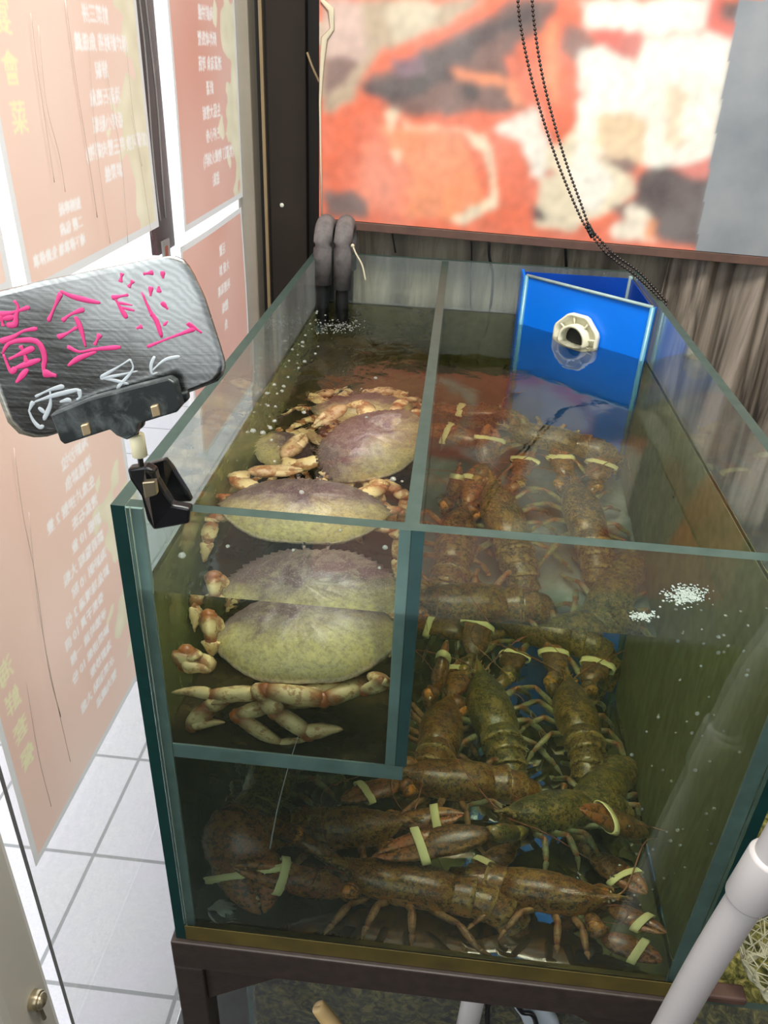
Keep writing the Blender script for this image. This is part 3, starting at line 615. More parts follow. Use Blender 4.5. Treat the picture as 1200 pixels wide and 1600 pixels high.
# ------------------------------------------------------------------ ball chain
ch = empty('ball_chain', tuple(at(1040, 475, 1, .80))); tag(ch, 'doubled dark ball chain hanging across the poster to tank rim', 'chain'); Wm = inv(ch)
def depth_path(pts): return smooth_path([at(x, y, 1, Y) for x, y, Y in pts], 160)
def beads(path, r, gap, mb):
    d = np.concatenate([[0], np.cumsum(np.linalg.norm(np.diff(path, axis=0), axis=1))]); s_ = np.arange(0, d[-1], gap)
    for q in np.stack([np.interp(s_, d, path[:, i]) for i in range(3)], 1): mb.sphere(q, r, n=5)
    mb.tube(path[::4], r * .25, 4)
b = MB(); beads(depth_path([(808, -60, .93), (812, 30, .93), (835, 140, .92), (870, 250, .91), (905, 335, .90), (922, 365, .89)]), .0027, .0064, b); b.build('bead_strand', M['chain'], ch, True, Wm)
b = MB(); beads(depth_path([(829, -60, .94), (834, 30, .94), (850, 130, .93), (880, 240, .92), (910, 325, .90), (924, 365, .89)]), .0027, .0064, b); b.build('bead_strand', M['chain'], ch, True, Wm)
b = MB(); beads(depth_path([(922, 365, .89), (950, 398, .87), (990, 428, .83), (1020, 455, .79), (1042, 478, .765)]), .0027, .0062, b); b.build('bead_strand', M['chain'], ch, True, Wm)
b = MB(); beads(depth_path([(926, 362, .90), (958, 396, .88), (997, 424, .84), (1024, 452, .80), (1044, 474, .77)]), .0027, .0062, b); b.build('bead_strand', M['chain'], ch, True, Wm)
MB().tube([at(918, 352, 1, .90), at(927, 370, 1, .89)], .0052, 10).build('connector', M['black'], ch, True, Wm)

# ------------------------------------------------------------------ steel price sign on its clamp
SY = -.032
M_ = None
sg = empty('price_sign', tuple(at(245, 835, 1, SY))); tag(sg, 'brushed steel price sign with pink handwriting clamped on the tank corner', 'sign'); Wm = inv(sg)
k = NT('brushed_steel'); v = k.coord('Object'); sv = k.n('ShaderNodeMapping'); k.l(v, sv.inputs[0]); sv.inputs['Rotation'].default_value = (0, .5, 0); sv.inputs['Scale'].default_value = (6, 1, 160)
n1 = k.noise(sv.outputs[0], 3, 4, .6, .3); wv_ = k.n('ShaderNodeTexWave'); wv_.wave_type = 'RINGS'; wv_.rings_direction = 'Y'; wv_.inputs['Scale'].default_value = 75; wv_.inputs['Distortion'].default_value = 8; wv_.inputs['Detail'].default_value = 4
mo = k.n('ShaderNodeMapping'); mo.inputs['Location'].default_value = (.26, 0, .22); k.l(v, mo.inputs[0]); k.l(mo.outputs[0], wv_.inputs['Vector'])
n3 = k.noise(v, 25, 5)
c = k.mix(k.math('ADD', k.math('MULTIPLY', wv_.outputs['Fac'], .35), k.math('MULTIPLY', n1, .6)), (.30, .32, .31), (.62, .63, .62)); c = k.mix(k.rng(n3, .45, .75, 0, .6), c, (.16, .14, .11))
M['brushed'] = k.surf(k.bsdf(c, k.rng(n1, .3, .7, .16, .30), 1, k.bump(n1, .12, .0002)))
out = [(-30, 463), (-10, 457), (60, 440), (150, 423), (235, 408), (262, 405), (278, 413), (290, 428), (310, 470), (335, 545), (345, 578), (344, 592), (335, 603), (310, 612), (280, 622), (200, 645), (130, 664), (75, 682), (55, 684), (30, 678), (12, 660), (-5, 615), (-30, 540)]
pl = [at(x, y, 1, SY) for x, y in out]; n_ = len(pl)
def bent(q):                                          # added bend: tilts the upper right back to reflect brighter surroundings
    q = np.array(q, float); t_ = max(0, (q[0] + .005) * .93 + (q[2] - .72) * .30); q[1] += .95 * t_ * t_; return q
pc = np.mean(pl, axis=0); b = MB(); N2 = 90
oc, _ = interp_closed([(q[0], q[2]) for q in pl], N2)
V = []
for dy in (0, .0022):
    for r_ in np.linspace(1, .02, 16): V += [bent((pc[0] + (q[0] - pc[0]) * r_, SY, pc[2] + (q[1] - pc[2]) * r_)) + np.array((0, dy, 0)) for q in oc]
Fs = [(o_ + i * N2 + j, o_ + i * N2 + (j + 1) % N2, o_ + (i + 1) * N2 + (j + 1) % N2, o_ + (i + 1) * N2 + j) for o_ in (0, 16 * N2) for i in range(15) for j in range(N2)]
Fs += [(j, (j + 1) % N2, 16 * N2 + (j + 1) % N2, 16 * N2 + j) for j in range(N2)] + [tuple(15 * N2 + j for j in range(N2)), tuple(31 * N2 + j for j in range(N2))]
b.add(V, Fs).build('steel_plate', M['brushed'], sg, True, Wm)
M['pink'] = simple('pink_marker', (.85, .055, .25), .5, var=.15); M['grey_mark'] = simple('white_marker', (.55, .60, .62), .6, var=.2)
def strokes(lst, mat, nm, w=.0016):
    b = MB()
    for s_ in lst:
        ww = w
        if isinstance(s_[-1], float): ww = s_[-1]; s_ = s_[:-1]
        P_ = [at(x / 3, 380 + y / 3, 1, SY - .0002) for x, y in s_]
        P_ = [bent(q) for q in smooth_path(P_, 16)]; n_s = len(P_); wv2 = ww * (.72 + .28 * np.cos(np.linspace(0, 5, n_s) + s_[0][0])); wv2[0] *= .7; wv2[-1] *= .5
        b.tube(P_, wv2, 8, flat=.18, up=(0, 1, 0))
    # tube with up=(0,1,0): broad side lies in the plate
    b.build(nm, mat, sg, True, Wm)
# coordinates in a 3x enlargement of the photograph, origin (0, 380)
strokes([[(65, 268), (85, 300), (75, 340), (70, 380), (30, 385)], [(0, 340), (10, 370), (15, 390)], [(0, 335), (60, 325), (138, 300)], [(10, 355), (70, 345)], [(0, 462), (60, 440), (110, 412), (175, 400)],
         [(10, 520), (40, 470), (110, 455), (170, 460), (200, 500), (210, 550), (205, 600), (265, 620)], [(200, 608), (265, 622), .0032], [(15, 520), (50, 600), (75, 585)], [(95, 480), (115, 520), (125, 560)], [(40, 545), (160, 490)], [(60, 590), (190, 545)], [(130, 590), (75, 655)],
         ], M['pink'], 'huang_character', .0022)
strokes([[(280, 225), (330, 250), (400, 270), (465, 285)], [(283, 235), (255, 300), (225, 368)], [(290, 365), (330, 335), (390, 312)], [(350, 345), (375, 400), (400, 490)], [(270, 442), (310, 425), (360, 395)],
         [(315, 485), (370, 510), (440, 500), (560, 492)], [(465, 430), (440, 480)], [(318, 575), (370, 540), (450, 510)]], M['pink'], 'jin_character', .0019)
strokes([[(560, 148), (552, 190)], [(610, 185), (590, 215)], [(655, 155), (700, 150)], [(740, 145), (745, 180)], [(515, 262), (590, 250)], [(530, 265), (555, 310), (585, 360)], [(550, 305), (620, 325), .001], [(545, 285), (610, 300), .001],
         [(690, 215), (690, 260)], [(725, 215), (728, 245)], [(650, 240), (690, 330), (720, 380), (745, 455)], [(630, 408), (655, 398)], [(740, 290), (770, 325)], [(680, 495), (760, 465), (850, 435), (895, 420)], [(860, 395), (890, 415), (925, 442)], [(860, 392), (875, 415)], [(690, 342), (712, 350)], [(770, 380), (750, 400), .001]],
        M['pink'], 'xie_character', .0017)
strokes([[(165, 720), (230, 690), (300, 670)], [(135, 790), (150, 755), (160, 745)], [(160, 745), (250, 715), (370, 685)], [(370, 685), (375, 720), (360, 735)], [(235, 690), (235, 760), (205, 830)], [(135, 785), (155, 830), (185, 862), (205, 855)], [(180, 770), (215, 800)], [(280, 745), (320, 735), (330, 745)]], M['grey_mark'], 'liang_character', .0018)
strokes([[(605, 550), (540, 590), (468, 632)], [(468, 635), (530, 645), (600, 665)], [(605, 550), (615, 600), (545, 685)], [(470, 638), (640, 605), .0012], [(715, 540), (700, 580), (705, 620), (730, 615)], [(700, 610), (760, 560), (830, 545)]], M['grey_mark'], 'price_writing', .0013)
# grip bar
def prism(outl, y0, y1, nm, mat, bev=.0012, par=None):
    pl = [at(x, y, 1, SY) for x, y in outl]; n_ = len(pl); b = MB()
    b.add([(q[0], y0, q[2]) for q in pl] + [(q[0], y1, q[2]) for q in pl], [tuple(range(n_)), tuple(range(2 * n_ - 1, n_ - 1, -1))] + [(i, i + n_, (i + 1) % n_ + n_, (i + 1) % n_) for i in range(n_)])
    return b.build(nm, mat, par or sg, False, Wm, bevel=bev)
k = NT('worn_black_plastic'); v = k.coord(); f = k.noise(v, 70, 5, .6, .5); M['grip'] = k.surf(k.bsdf(k.mix(k.rng(f, .45, .7), (.014, .018, .017), (.10, .115, .11)), .4, 0, k.bump(f, .4, .001)))
gb = prism([(88, 640), (150, 615), (215, 598), (270, 584), (280, 590), (290, 628), (283, 636), (224, 654), (220, 672), (206, 679), (190, 672), (180, 663), (110, 686), (103, 680), (96, 660)], SY - .010, SY - .001, 'grip_bar', M['grip'])
prism([(100, 668), (180, 645), (290, 615), (292, 628), (283, 636), (224, 654), (220, 672), (206, 679), (190, 672), (180, 663), (110, 686)], SY + .003, SY + .009, 'rear_grip_bar', M['grip'])
for (x, y) in ((143, 662), (250, 633)):
    prism([(x - 6, y - 8), (x + 5, y - 11), (x + 9, y + 6), (x - 2, y + 9)], SY - .0125, SY - .0095, 'brass_pin', M['brass'], .0008)
a_, c_ = at(213, 678, 1, SY), at(219, 713, 1, SY)
MB().tube([at(211, 668, 1, SY), at(221, 728, 1, SY)], .0022, 8).build('stem', M['black'], sg, True, Wm)
MB().tube([a_, a_ + (c_ - a_) * .03, c_ - (c_ - a_) * .03, c_], [.0045, .0055, .0055, .0045], 16).build('cream_bead', M['bead'], sg, True, Wm)
# clamp: two jaws, one in front of and one behind the front pane's corner
def jaw(outl, y0, y1, nm): return prism(outl, y0, y1, nm, M['black'], .0018)
jw = [(204, 726), (232, 722), (246, 730), (246, 750), (252, 778), (262, 800), (290, 806), (288, 830), (232, 840), (222, 822), (217, 780), (206, 745)]
pl = [at(x, y, 1, -.022) for x, y in jw]
b = MB(); n_ = len(pl)
yf = [-.020, -.020, -.020, -.014, -.006, -.002, -.001, -.001, -.001, -.002, -.008, -.017]
b.add([(q[0], y_ - .010, q[2]) for q, y_ in zip(pl, yf)] + [(q[0], y_ + .0, q[2]) for q, y_ in zip(pl, yf)], [tuple(range(n_)), tuple(range(2 * n_ - 1, n_ - 1, -1))] + [(i, i + n_, (i + 1) % n_ + n_, (i + 1) % n_) for i in range(n_)])
b.build('front_jaw', M['black'], sg, False, Wm, bevel=.002)
jb = [(232, 724), (258, 718), (264, 745), (285, 785), (290, 800), (262, 800), (250, 770)]
pl = [at(x, y, 1, .005) for x, y in jb]; n_ = len(pl); yf = [.002, .004, .014, .019, .021, .021, .014]
b = MB(); b.add([(q[0], y_ + .0, q[2]) for q, y_ in zip(pl, yf)] + [(q[0], y_ + .008, q[2]) for q, y_ in zip(pl, yf)], [tuple(range(n_)), tuple(range(2 * n_ - 1, n_ - 1, -1))] + [(i, i + n_, (i + 1) % n_ + n_, (i + 1) % n_) for i in range(n_)])
b.build('rear_jaw', M['black'], sg, False, Wm, bevel=.002)
prism([(223, 752), (243, 750), (246, 772), (228, 778)], SY - .002, SY + .004, 'spring_clip', M['bolt'], .001)

# ------------------------------------------------------------------ crabs
HALF = [(0, .60), (.10, .62), (.22, .60), (.38, .58), (.55, .50), (.72, .38), (.88, .20), (1.0, -.02), (.97, -.14), (.86, -.30), (.70, -.47), (.52, -.60), (.36, -.66), (.15, -.68)]
def crab_carapace(hw, purple, seed):
    right = HALF; full = right + [(-x, y) for x, y in reversed(right)]
    full = [f for i, f in enumerate(full) if i == 0 or f != full[i - 1]]
    sm = smooth_path([(x, y, 0) for x, y in full + full[:1]], 26 * 8)[:-1, :2]
    P, s_ = interp_closed(sm, 180)
    ang = np.arctan2(P[:, 1], P[:, 0])
    tooth = np.zeros(len(P))
    for i in range(len(P)):                              # teeth along the front side margins
        x, y = P[i]
        if y > -.05 and abs(x) > .22: tooth[i] = (.045, .01, -.02)[i % 3]
        if y > .55 and abs(x) < .2: P[i] *= 1 + .03 * math.cos(x * 60)
    rr = np.array([1, .99, .97, .94, .90, .85, .79, .72, .65, .57, .49, .41, .33, .25, .17, .09, .03]); V = []; Cc = []; n = len(P)
    for r in rr:
        for ii, (x, y) in enumerate(P):
            kx = 1 + tooth[ii] * (max(0, r - .93) / .07) ** 1.5; X, Y = x * r * kx, y * r * kx
            z = .36 * (1 - r ** 2.6) ** .62
            for (bx, by, bs, bh) in ((.0, .05, .20, .05), (.42, .12, .18, .045), (-.42, .12, .18, .045), (.22, -.28, .15, .03), (-.22, -.28, .15, .03), (0, .40, .14, .03), (.55, -.15, .14, .02), (-.55, -.15, .14, .02)):
                z += bh * math.exp(-((X - bx) ** 2 + (Y - by) ** 2) / (2 * bs * bs)) * (1 - r ** 4)
            for gx_ in (-.24, .24): z -= .028 * math.exp(-((X - gx_ - .05 * math.sin(Y * 6)) ** 2) / .0016) * math.exp(-((Y - .02) ** 2) / .08) * (1 - r ** 3)
            z += .014 * mnoise.noise(Vector((X * 9, Y * 9, seed))) + .006 * mnoise.noise(Vector((X * 30, Y * 30, seed)))
            V.append((X * hw, Y * hw, z * hw))
            f = .45 + 2.1 * (Y + .10) + purple + .5 * mnoise.noise(Vector((X * 3, Y * 3, seed))) + .35 * mnoise.noise(Vector((X * 11, Y * 11, seed))) - .35 * abs(X) ** 2 - 1.6 * max(0, r - .86) * (1 - purple)
            f = min(1, max(0, f)); c = np.array((.62, .53, .21)) * (1 - f) + np.array((.135, .080, .085)) * f
            if r > .97 and Y < -.2: c = np.array((.85, .74, .50))
            Cc.append(c * (1 + .25 * mnoise.noise(Vector((X * 25, Y * 25, seed + 5)))))
    m_ = len(rr); Fs = [(i * n + j, i * n + (j + 1) % n, (i + 1) * n + (j + 1) % n, (i + 1) * n + j) for i in range(m_ - 1) for j in range(n)]; Fs.append(tuple((m_ - 1) * n + j for j in range(n)))
    base = len(V); rb_ = [.97, .86, .70, .45, .15]
    for q, r in enumerate(rb_):
        for ii, (x, y) in enumerate(P): kx = 1 + (tooth[ii] if not q else 0); V.append((x * r * kx * hw, y * r * kx * hw, hw * (-.05 - .27 * (1 - r ** 2)) if q else -.015 * hw)); Cc.append((.72, .60, .36))
    Fs += [(base + j, base + (j + 1) % n, (j + 1) % n, j) for j in range(n)]
    Fs += [(base + (i + 1) * n + j, base + (i + 1) * n + (j + 1) % n, base + i * n + (j + 1) % n, base + i * n + j) for i in range(len(rb_) - 1) for j in range(n)]; Fs.append(tuple(base + (len(rb_) - 1) * n + j for j in range(n)))
    return V, Fs, Cc
CREAM = np.array((.86, .70, .34)); RUST = np.array((.26, .07, .01)); PURP = np.array((.26, .18, .15))
def keep(pts, Wi, lim):
    """push joints (local coordinates) back inside a world-space box"""
    Mi = np.array(Wi); Mw = np.linalg.inv(Mi); out_ = []
    for q in pts:
        w_ = Mw[:3, :3] @ np.asarray(q, float) + Mw[:3, 3]; w_ = np.clip(w_, lim[0], lim[1]); out_.append(Mi[:3, :3] @ w_ + Mi[:3, 3])
    return out_
LIMC = ((.023, .022, .330), (.229, .95, .62)); LIML = ((.022, .022, .020), (.578, .95, .48))
def leg_mesh(pts, widths, flat=.6, up=(0, 0, 1), tint=CREAM):
    """pts: joints (coxa, merus end, carpus end, propodus end, dactyl tip)"""
    b = MB(); pts = [np.asarray(q, float) for q in pts]
    for i in range(len(pts) - 1):
        a, c = pts[i], pts[i + 1]; w0, w1 = widths[i], widths[i + 1]; last = i == len(pts) - 2
        ts = np.array([0, .06, .18, .4, .65, .85, .96, 1.0]); prof = np.array([.55, .85, 1.0, 1.08, 1.02, .95, .8, .5]) if not last else np.array([.6, .9, 1, .85, .6, .38, .2, .06])
        ws = (w0 + (w1 - w0) * ts) * prof if not last else w0 * prof
        path = a[None] + (c - a)[None] * ts[:, None]
        if last: path += np.array(up)[None] * (ts * (1 - ts) * np.linalg.norm(c - a) * .25)[:, None]
        j = np.clip(np.minimum(ts, 1 - ts) * 3.2, 0, 1)[:, None] ** 1.5; cc_ = RUST * (1 - j) + tint * j
        if last: cc_ = tint * (1 - ts[:, None] * .3) + np.array((.1, .02, 0)) * ts[:, None]
        b.tube(path, ws, 12, col=cc_, flat=flat, up=up)
        if not last: b.sphere(c, w1 * .62, col=RUST * 1.3, n=6)
    return b
def chela_mesh(base, tip, up, W_, T_, col, finger=False, col2=None):
    base = np.asarray(base, float); tip = np.asarray(tip, float); d = tip - base; Ln = np.linalg.norm(d); d = d / Ln
    up = np.asarray(up, float); s_ = np.cross(d, up); s_ /= np.linalg.norm(s_); n_ = np.cross(s_, d)      # s_: across the claw, n_: thickness
    col2 = col if col2 is None else col2; b = MB()
    if not finger: ts = np.array([0, .04, .12, .25, .38, .48, .56, .66, .78, .9, .97, 1]); w = np.array([.28, .45, .72, .95, 1, .95, .62, .52, .42, .27, .14, .03]); off = np.array([0, 0, 0, 0, 0, 0, -.36, -.40, -.38, -.28, -.18, -.10]); T = np.array([.4, .6, .85, 1, 1, .9, .75, .62, .5, .35, .2, .04])
    else: ts = np.array([.44, .48, .55, .66, .78, .88, .95, .99]); w = np.array([.2, .42, .46, .44, .36, .25, .14, .03]); off = np.array([.55, .55, .52, .50, .42, .28, .14, .04]); T = np.array([.4, .6, .65, .6, .45, .3, .18, .04])
    th = np.linspace(0, 2 * math.pi, 18, endpoint=False); rings = []; cols = []
    for t, a, o_, tt in zip(ts, w, off, T):
        rings.append(base + d * (t * Ln) + s_ * (o_ * W_ / 2) + np.cos(th)[:, None] * s_ * (a * W_ / 2) + np.sin(th)[:, None] * n_ * (tt * T_ / 2)); q = min(1, max(0, (t - .45) * 2)); cols.append(np.array(col) * (1 - q) + np.array(col2) * q)
    b.loft(rings, cols)
    if t > .9:                                            # blunt teeth on the biting edge
        for t in np.linspace(.6, .9, 6):
            oo = np.interp(t, ts, off) * W_ / 2; aa = np.interp(t, ts, w) * W_ / 2; sg_ = 1 if not finger else -1
            b.sphere(base + d * t * Ln + s_ * (oo + sg_ * aa * .9), W_ * .045, col=(.8, .7, .5), n=4)
    return b, (base, d, s_, n_, Ln)
def rotm(yaw, pitch=0, roll=0): return (Matrix.Rotation(math.radians(yaw), 3, 'Z') @ Matrix.Rotation(math.radians(pitch), 3, 'X') @ Matrix.Rotation(math.radians(roll), 3, 'Y'))
def crab(loc, yaw, pitch, roll, hw, purple, label, seed, legs=None, claws=True, eyes=True, legpose=0., nleg=4):
    e = empty('golden_crab', loc, rotm(yaw, pitch, roll)); tag(e, label, 'crab', 'live crabs in the left compartment'); Wc = inv(e); r = random.Random(seed)
    V, Fs, Cc = crab_carapace(hw, purple, seed); MB().add(V, Fs, Cc).build('carapace', M['crab'], e, True)
    if eyes:
        for s_ in (-1, 1): MB().tube([(s_ * .12 * hw, .56 * hw, .04 * hw), (s_ * .14 * hw, .66 * hw, .09 * hw)], .022 * hw, 6, col=PURP).sphere((s_ * .14 * hw, .67 * hw, .1 * hw), .03 * hw, col=(.01, .01, .01), n=6).build('eye', M['crab'], e)
    if legs is None:
        for s_ in (-1, 1):
            for i in range(nleg):
                a = math.radians(8 - 27 * i + r.uniform(-6, 6)) ; dx, dy = math.cos(a) * s_, math.sin(a)
                o_ = np.array([s_ * .62 * hw, (.12 - .17 * i) * hw, -.16 * hw]); L_ = hw * (1.0 - .06 * i)
                k1 = o_ + np.array([dx, dy, .10 + legpose]) * L_ * .50; k2 = k1 + np.array([dx, dy, -.35]) * L_ * .22; k3 = k2 + np.array([dx * .7, dy - .25, -.8]) * L_ * .38; k4 = k3 + np.array([dx * .2, dy - .35, -.8]) * L_ * .34
                leg_mesh(keep([o_, k1, k2, k3, k4], Wc, LIMC), np.array([.085, .10, .09, .085, .05]) * hw, .6).build('leg', M['crab_leg'], e)
    else:
        for (pts, wd_, fl) in legs: leg_mesh(pts, np.array(wd_) * 1.22, fl, up=(0, .6, .8)).build('leg', M['crab_leg'], e, True, Wc)
    if claws:
        for s_ in (-1, 1):
            o_ = np.array([s_ * .50 * hw, .32 * hw, -.14 * hw]); k1 = o_ + np.array([s_ * .42, .34, .0]) * hw; k2 = k1 + np.array([-s_ * .12, .26, -.05]) * hw
            tip = k2 + np.array([-s_ * .70, .12, -.08 + r.uniform(-.08, .08)]) * hw
            k1, k2, tip = keep([k1, k2, tip], Wc, LIMC)
            cb, fr = chela_mesh(k2, tip, (0, 0, 1), .30 * hw, .22 * hw, np.array((.62, .42, .22)), col2=(.85, .72, .42))
            am = leg_mesh([o_, k1, k2], np.array([.12, .15, .13]) * hw, .75); cb.v += am.v; cb.f += [tuple(i + cb.n for i in q) for q in am.f]; cb.c += am.c; cb.m += am.m; cb.n += am.n
            co = cb.build('claw', M['crab_leg'], e); fb, _ = chela_mesh(k2, tip, (0, 0, 1), .30 * hw, .22 * hw, np.array((.80, .62, .34)), True); fb.build('pincer', M['crab_leg'], co)
    return e
tf = thru_front
legsA = [([tf(540, 1072, .05), tf(470, 1080, .035), tf(400, 1082, .035), tf(330, 1084, .03), tf(268, 1082, .03)], [.008, .0095, .010, .008, .008], .75),
         ([tf(575, 1066, .06), tf(505, 1092, .032), tf(415, 1078, .030), tf(398, 1083, .030), tf(330, 1100, .03)], [.010, .013, .012, .010, .007], .7),
         ([tf(590, 1060, .08), tf(412, 1085, .040), tf(432, 1112, .038), tf(482, 1145, .034), tf(536, 1139, .03)], [.008, .0105, .013, .013, .009], .6),
         ([tf(520, 1090, .09), tf(420, 1100, .055), tf(372, 1118, .050), tf(440, 1166, .05), tf(478, 1156, .05)], [.010, .012, .012, .012, .006], .55),
         ([tf(380, 1078, .08), tf(350, 1092, .055), tf(325, 1105, .05), tf(300, 1134, .045), tf(352, 1128, .05)], [.010, .010, .011, .010, .005], .6),
         ([tf(585, 1055, .05), tf(603, 1068, .03), tf(570, 1080, .025), tf(596, 1062, .02), tf(608, 1072, .02)], [.009, .009, .007, .006, .004], .6),
         ([tf(330, 1040, .06), tf(300, 1030, .05), tf(292, 1018, .05), tf(288, 1040, .045), tf(330, 1048, .04)], [.012, .012, .012, .010, .006], .7),
         ([tf(345, 1010, .10), tf(336, 990, .09), tf(326, 962, .09), tf(330, 1000, .075), tf(332, 1025, .07)], [.010, .010, .011, .009, .005], .6)]
crab((.150, .092, .428), 4, 23, -9, .094, .30, 'largest pale yellow and purple crab pressed against the front glass, rear showing', 1, legs=legsA, claws=False)
crab((.120, .218, .452), 6, 4, 3, .094, .40, 'second crab, broad purple-brown shell, right behind the front one', 2, nleg=2)
crab((.176, .385, .462), 66, 0, -16, .098, .62, 'darkest purple crab on top near the divider with claw raised', 3, legpose=.05)
crab((.140, .600, .352), 15, 0, 0, .078, .35, 'crab farthest back, mostly hidden under rippling water, orange legs', 4)
crab((.052, .430, .365), -60, 0, 0, .060, .3, 'small green-tinged crab lying deep by the left glass', 6)

# ------------------------------------------------------------------ lobsters
def lobster(loc, yaw, pitch, roll, label, seed, curl=25, sc=1., claws=(None, None), tone=0, bend=0, legs=True):
    R_ = (Matrix.Rotation(math.radians(yaw), 3, 'Z') @ Matrix.Rotation(math.radians(-pitch), 3, 'Y') @ Matrix.Rotation(math.radians(roll), 3, 'X'))
    e = empty('lobster', loc, R_); tag(e, label, 'lobster', 'live lobsters with banded claws'); Wl = inv(e); r = random.Random(seed)
    top = [np.array((.10, .065, .018)), np.array((.19, .07, .018)), np.array((.085, .095, .026))][tone]; side = [np.array((.60, .32, .05)), np.array((.75, .28, .04)), np.array((.45, .42, .08))][tone]
    th = np.linspace(0, 2 * math.pi, 28, endpoint=False)
    def body_cols(rings, zc):
        out_ = []
        for rg, z in zip(rings, zc):
            for q in rg:
                f = np.clip((z - q[2]) / .02 + .25, 0, 1); out_.append(top * (1 - f) + side * f)
        return np.array(out_)
    S = [(-.054, .020, .017, 0), (-.050, .025, .022, 0), (-.035, .0275, .0255, .001), (-.012, .029, .027, .002), (.006, .0285, .0268, .002), (.010, .0272, .0250, .002), (.014, .0275, .0255, .002), (.030, .0245, .0235, .003), (.044, .019, .0185, .005), (.052, .013, .012, .010), (.058, .008, .007, .015), (.068, .0045, .004, .018), (.084, .0012, .0012, .022)]
    rings = []
    for x, w, h, z in S:
        c_, s_ = np.cos(th), np.sin(th); hh = np.where(s_ > 0, h, h * .8)
        rings.append(np.stack([np.full(28, x), w * np.sign(c_) * np.abs(c_) ** .85, z + hh * np.sign(s_) * np.abs(s_) ** .9], 1) * sc)
    b = MB(); b.loft(rings, body_cols(rings, [s[3] * sc for s in S]))
    for s_ in (-1, 1):
        for x in (.050, .058, .066, .074): b.tube([np.array((x, s_ * .006 * (.09 - x) / .04, .018)) * sc, np.array((x + .006, s_ * (.006 * (.09 - x) / .04 + .004), .021)) * sc], [.0016 * sc, .0003], 5, col=(.6, .25, .08))
    b.build('carapace', M['lobster'], e)
    # abdomen, six overlapping rings bending down (curl) and sideways (bend)
    b = MB(); p = np.array([-.048, 0, .001]); aa = 0; bb = 0; frames = []
    for i in range(7):
        d = np.array([-math.cos(math.radians(aa)) * math.cos(math.radians(bb)), math.sin(math.radians(bb)), -math.sin(math.radians(aa))]); frames.append((p.copy(), d)); p = p + d * .0175; aa += curl * .55 if i < 2 else curl; bb += bend
    for i in range(6):
        p0, d = frames[i]; w = .0255 - .0017 * i; h = .0225 - .0018 * i
        s_ = np.cross(d, (0, 0, 1.)); s_ /= np.linalg.norm(s_); u = np.cross(s_, d); rg = []; cl = []
        for t, f in ((-.002, .93), (.003, .97), (.010, 1.0), (.016, 1.05), (.0215, 1.08), (.0225, 1.0)):
            c_, q_ = np.cos(th), np.sin(th); drop = np.exp(-((q_ + .55) ** 2) / .05) * .007 * (1 if t > .002 else .3)
            rr = p0 + d * t + (c_ * w * f)[:, None] * s_ + ((np.where(q_ > 0, q_ * h * f, q_ * h * .62)) - drop)[:, None] * u
            rg.append(rr * sc); fr = np.clip(-q_ * 1.3 + .35, 0, 1)[:, None]; cc_ = top * (1 - fr) + side * 1.25 * fr
            if t > .0205: cc_ = cc_ * .4 + np.array((.55, .42, .14)) * .6
            elif t < .0: cc_ = cc_ * .4
            cl.append(cc_)
        b.loft(rg, np.concatenate(cl))
    b.build('abdomen', M['lobster'], e)
    p0, d = frames[6]; s_ = np.cross(d, (0, 0, 1.)); s_ /= np.linalg.norm(s_); u = np.cross(s_, d); b = MB()
    for k_, a in enumerate((0, 28, -28, 56, -56)):
        dd = d * math.cos(math.radians(a)) + s_ * math.sin(math.radians(a)); ss = np.cross(dd, u); ln = .036 if k_ else .034; lift = -.0012 * (1 + (k_ + 1) // 2)
        rg = []; cl = []
        for t, w in ((0, .25), (.12, .6), (.35, .9), (.6, 1.0), (.82, .92), (.94, .7), (1.0, .35)):
            cen = p0 + dd * (ln * t) + u * lift + s_ * (.004 * np.sign(a)); rg.append((cen + (np.cos(th[::2]) * .0105 * w)[:, None] * ss + (np.sin(th[::2]) * .0013)[:, None] * u) * sc); cl.append(top * (1 - t) + side * 1.1 * t)
        b.loft(rg, cl)
    b.build('tail_fan', M['lobster'], e)
    # claws
    inv_ = np.array(Wl)
    for si, s_ in enumerate((1, -1)):
        sh = np.array([.046, s_ * .016, -.006]) * sc; spec = claws[si]
        if spec is None:
            el = np.array([.066, s_ * .038, -.002]) * sc; wr = np.array([.088, s_ * .044, .002]) * sc; tip = wr + np.array([.105, -s_ * r.uniform(-.010, .022), r.uniform(-.015, .005)]) * sc; upv = np.array([0, s_ * .2, 1.]); W_c = (.044 if s_ > 0 else .037) * sc
        else:
            base, tip_, up_, W_c = spec; wr = inv_[:3, :3] @ np.array(base) + inv_[:3, 3]; tip = inv_[:3, :3] @ np.array(tip_) + inv_[:3, 3]; upv = inv_[:3, :3] @ np.array(up_, float); el = (sh + wr) / 2 + np.array([0, s_ * .012, .006])
        el, wr, tip = keep([el, wr, tip], Wl, ((.03, .03, .03), (.57, .94, .45)))
        colc = np.array((.13, .065, .025)) if tone != 1 else np.array((.24, .08, .03)); colf = np.array((.42, .13, .04))
        cb, fr = chela_mesh(wr, tip, upv * s_, W_c, W_c * .5, colc, col2=colf)
        cb.tube([sh, sh * .6 + el * .4, el], np.array([.006, .0085, .0095]) * sc, 10, col=top * 1.2).sphere(el, .0098 * sc, col=side, n=7).tube([el, (el + wr) / 2, wr], np.array([.009, .0125, .0085]) * sc, 10, col=top * 1.3)
        co = cb.build('claw', M['lobster_claw'], e)
        fb, _ = chela_mesh(wr, tip, upv * s_, W_c, W_c * .5, colf * .8, True, colf * 1.1); fb.build('pincer', M['lobster_claw'], co)
        bs, d_, sd, nn_, Ln = fr; t = .60; c0 = bs + d_ * (t * Ln) + sd * (.0 * W_c); rg = []
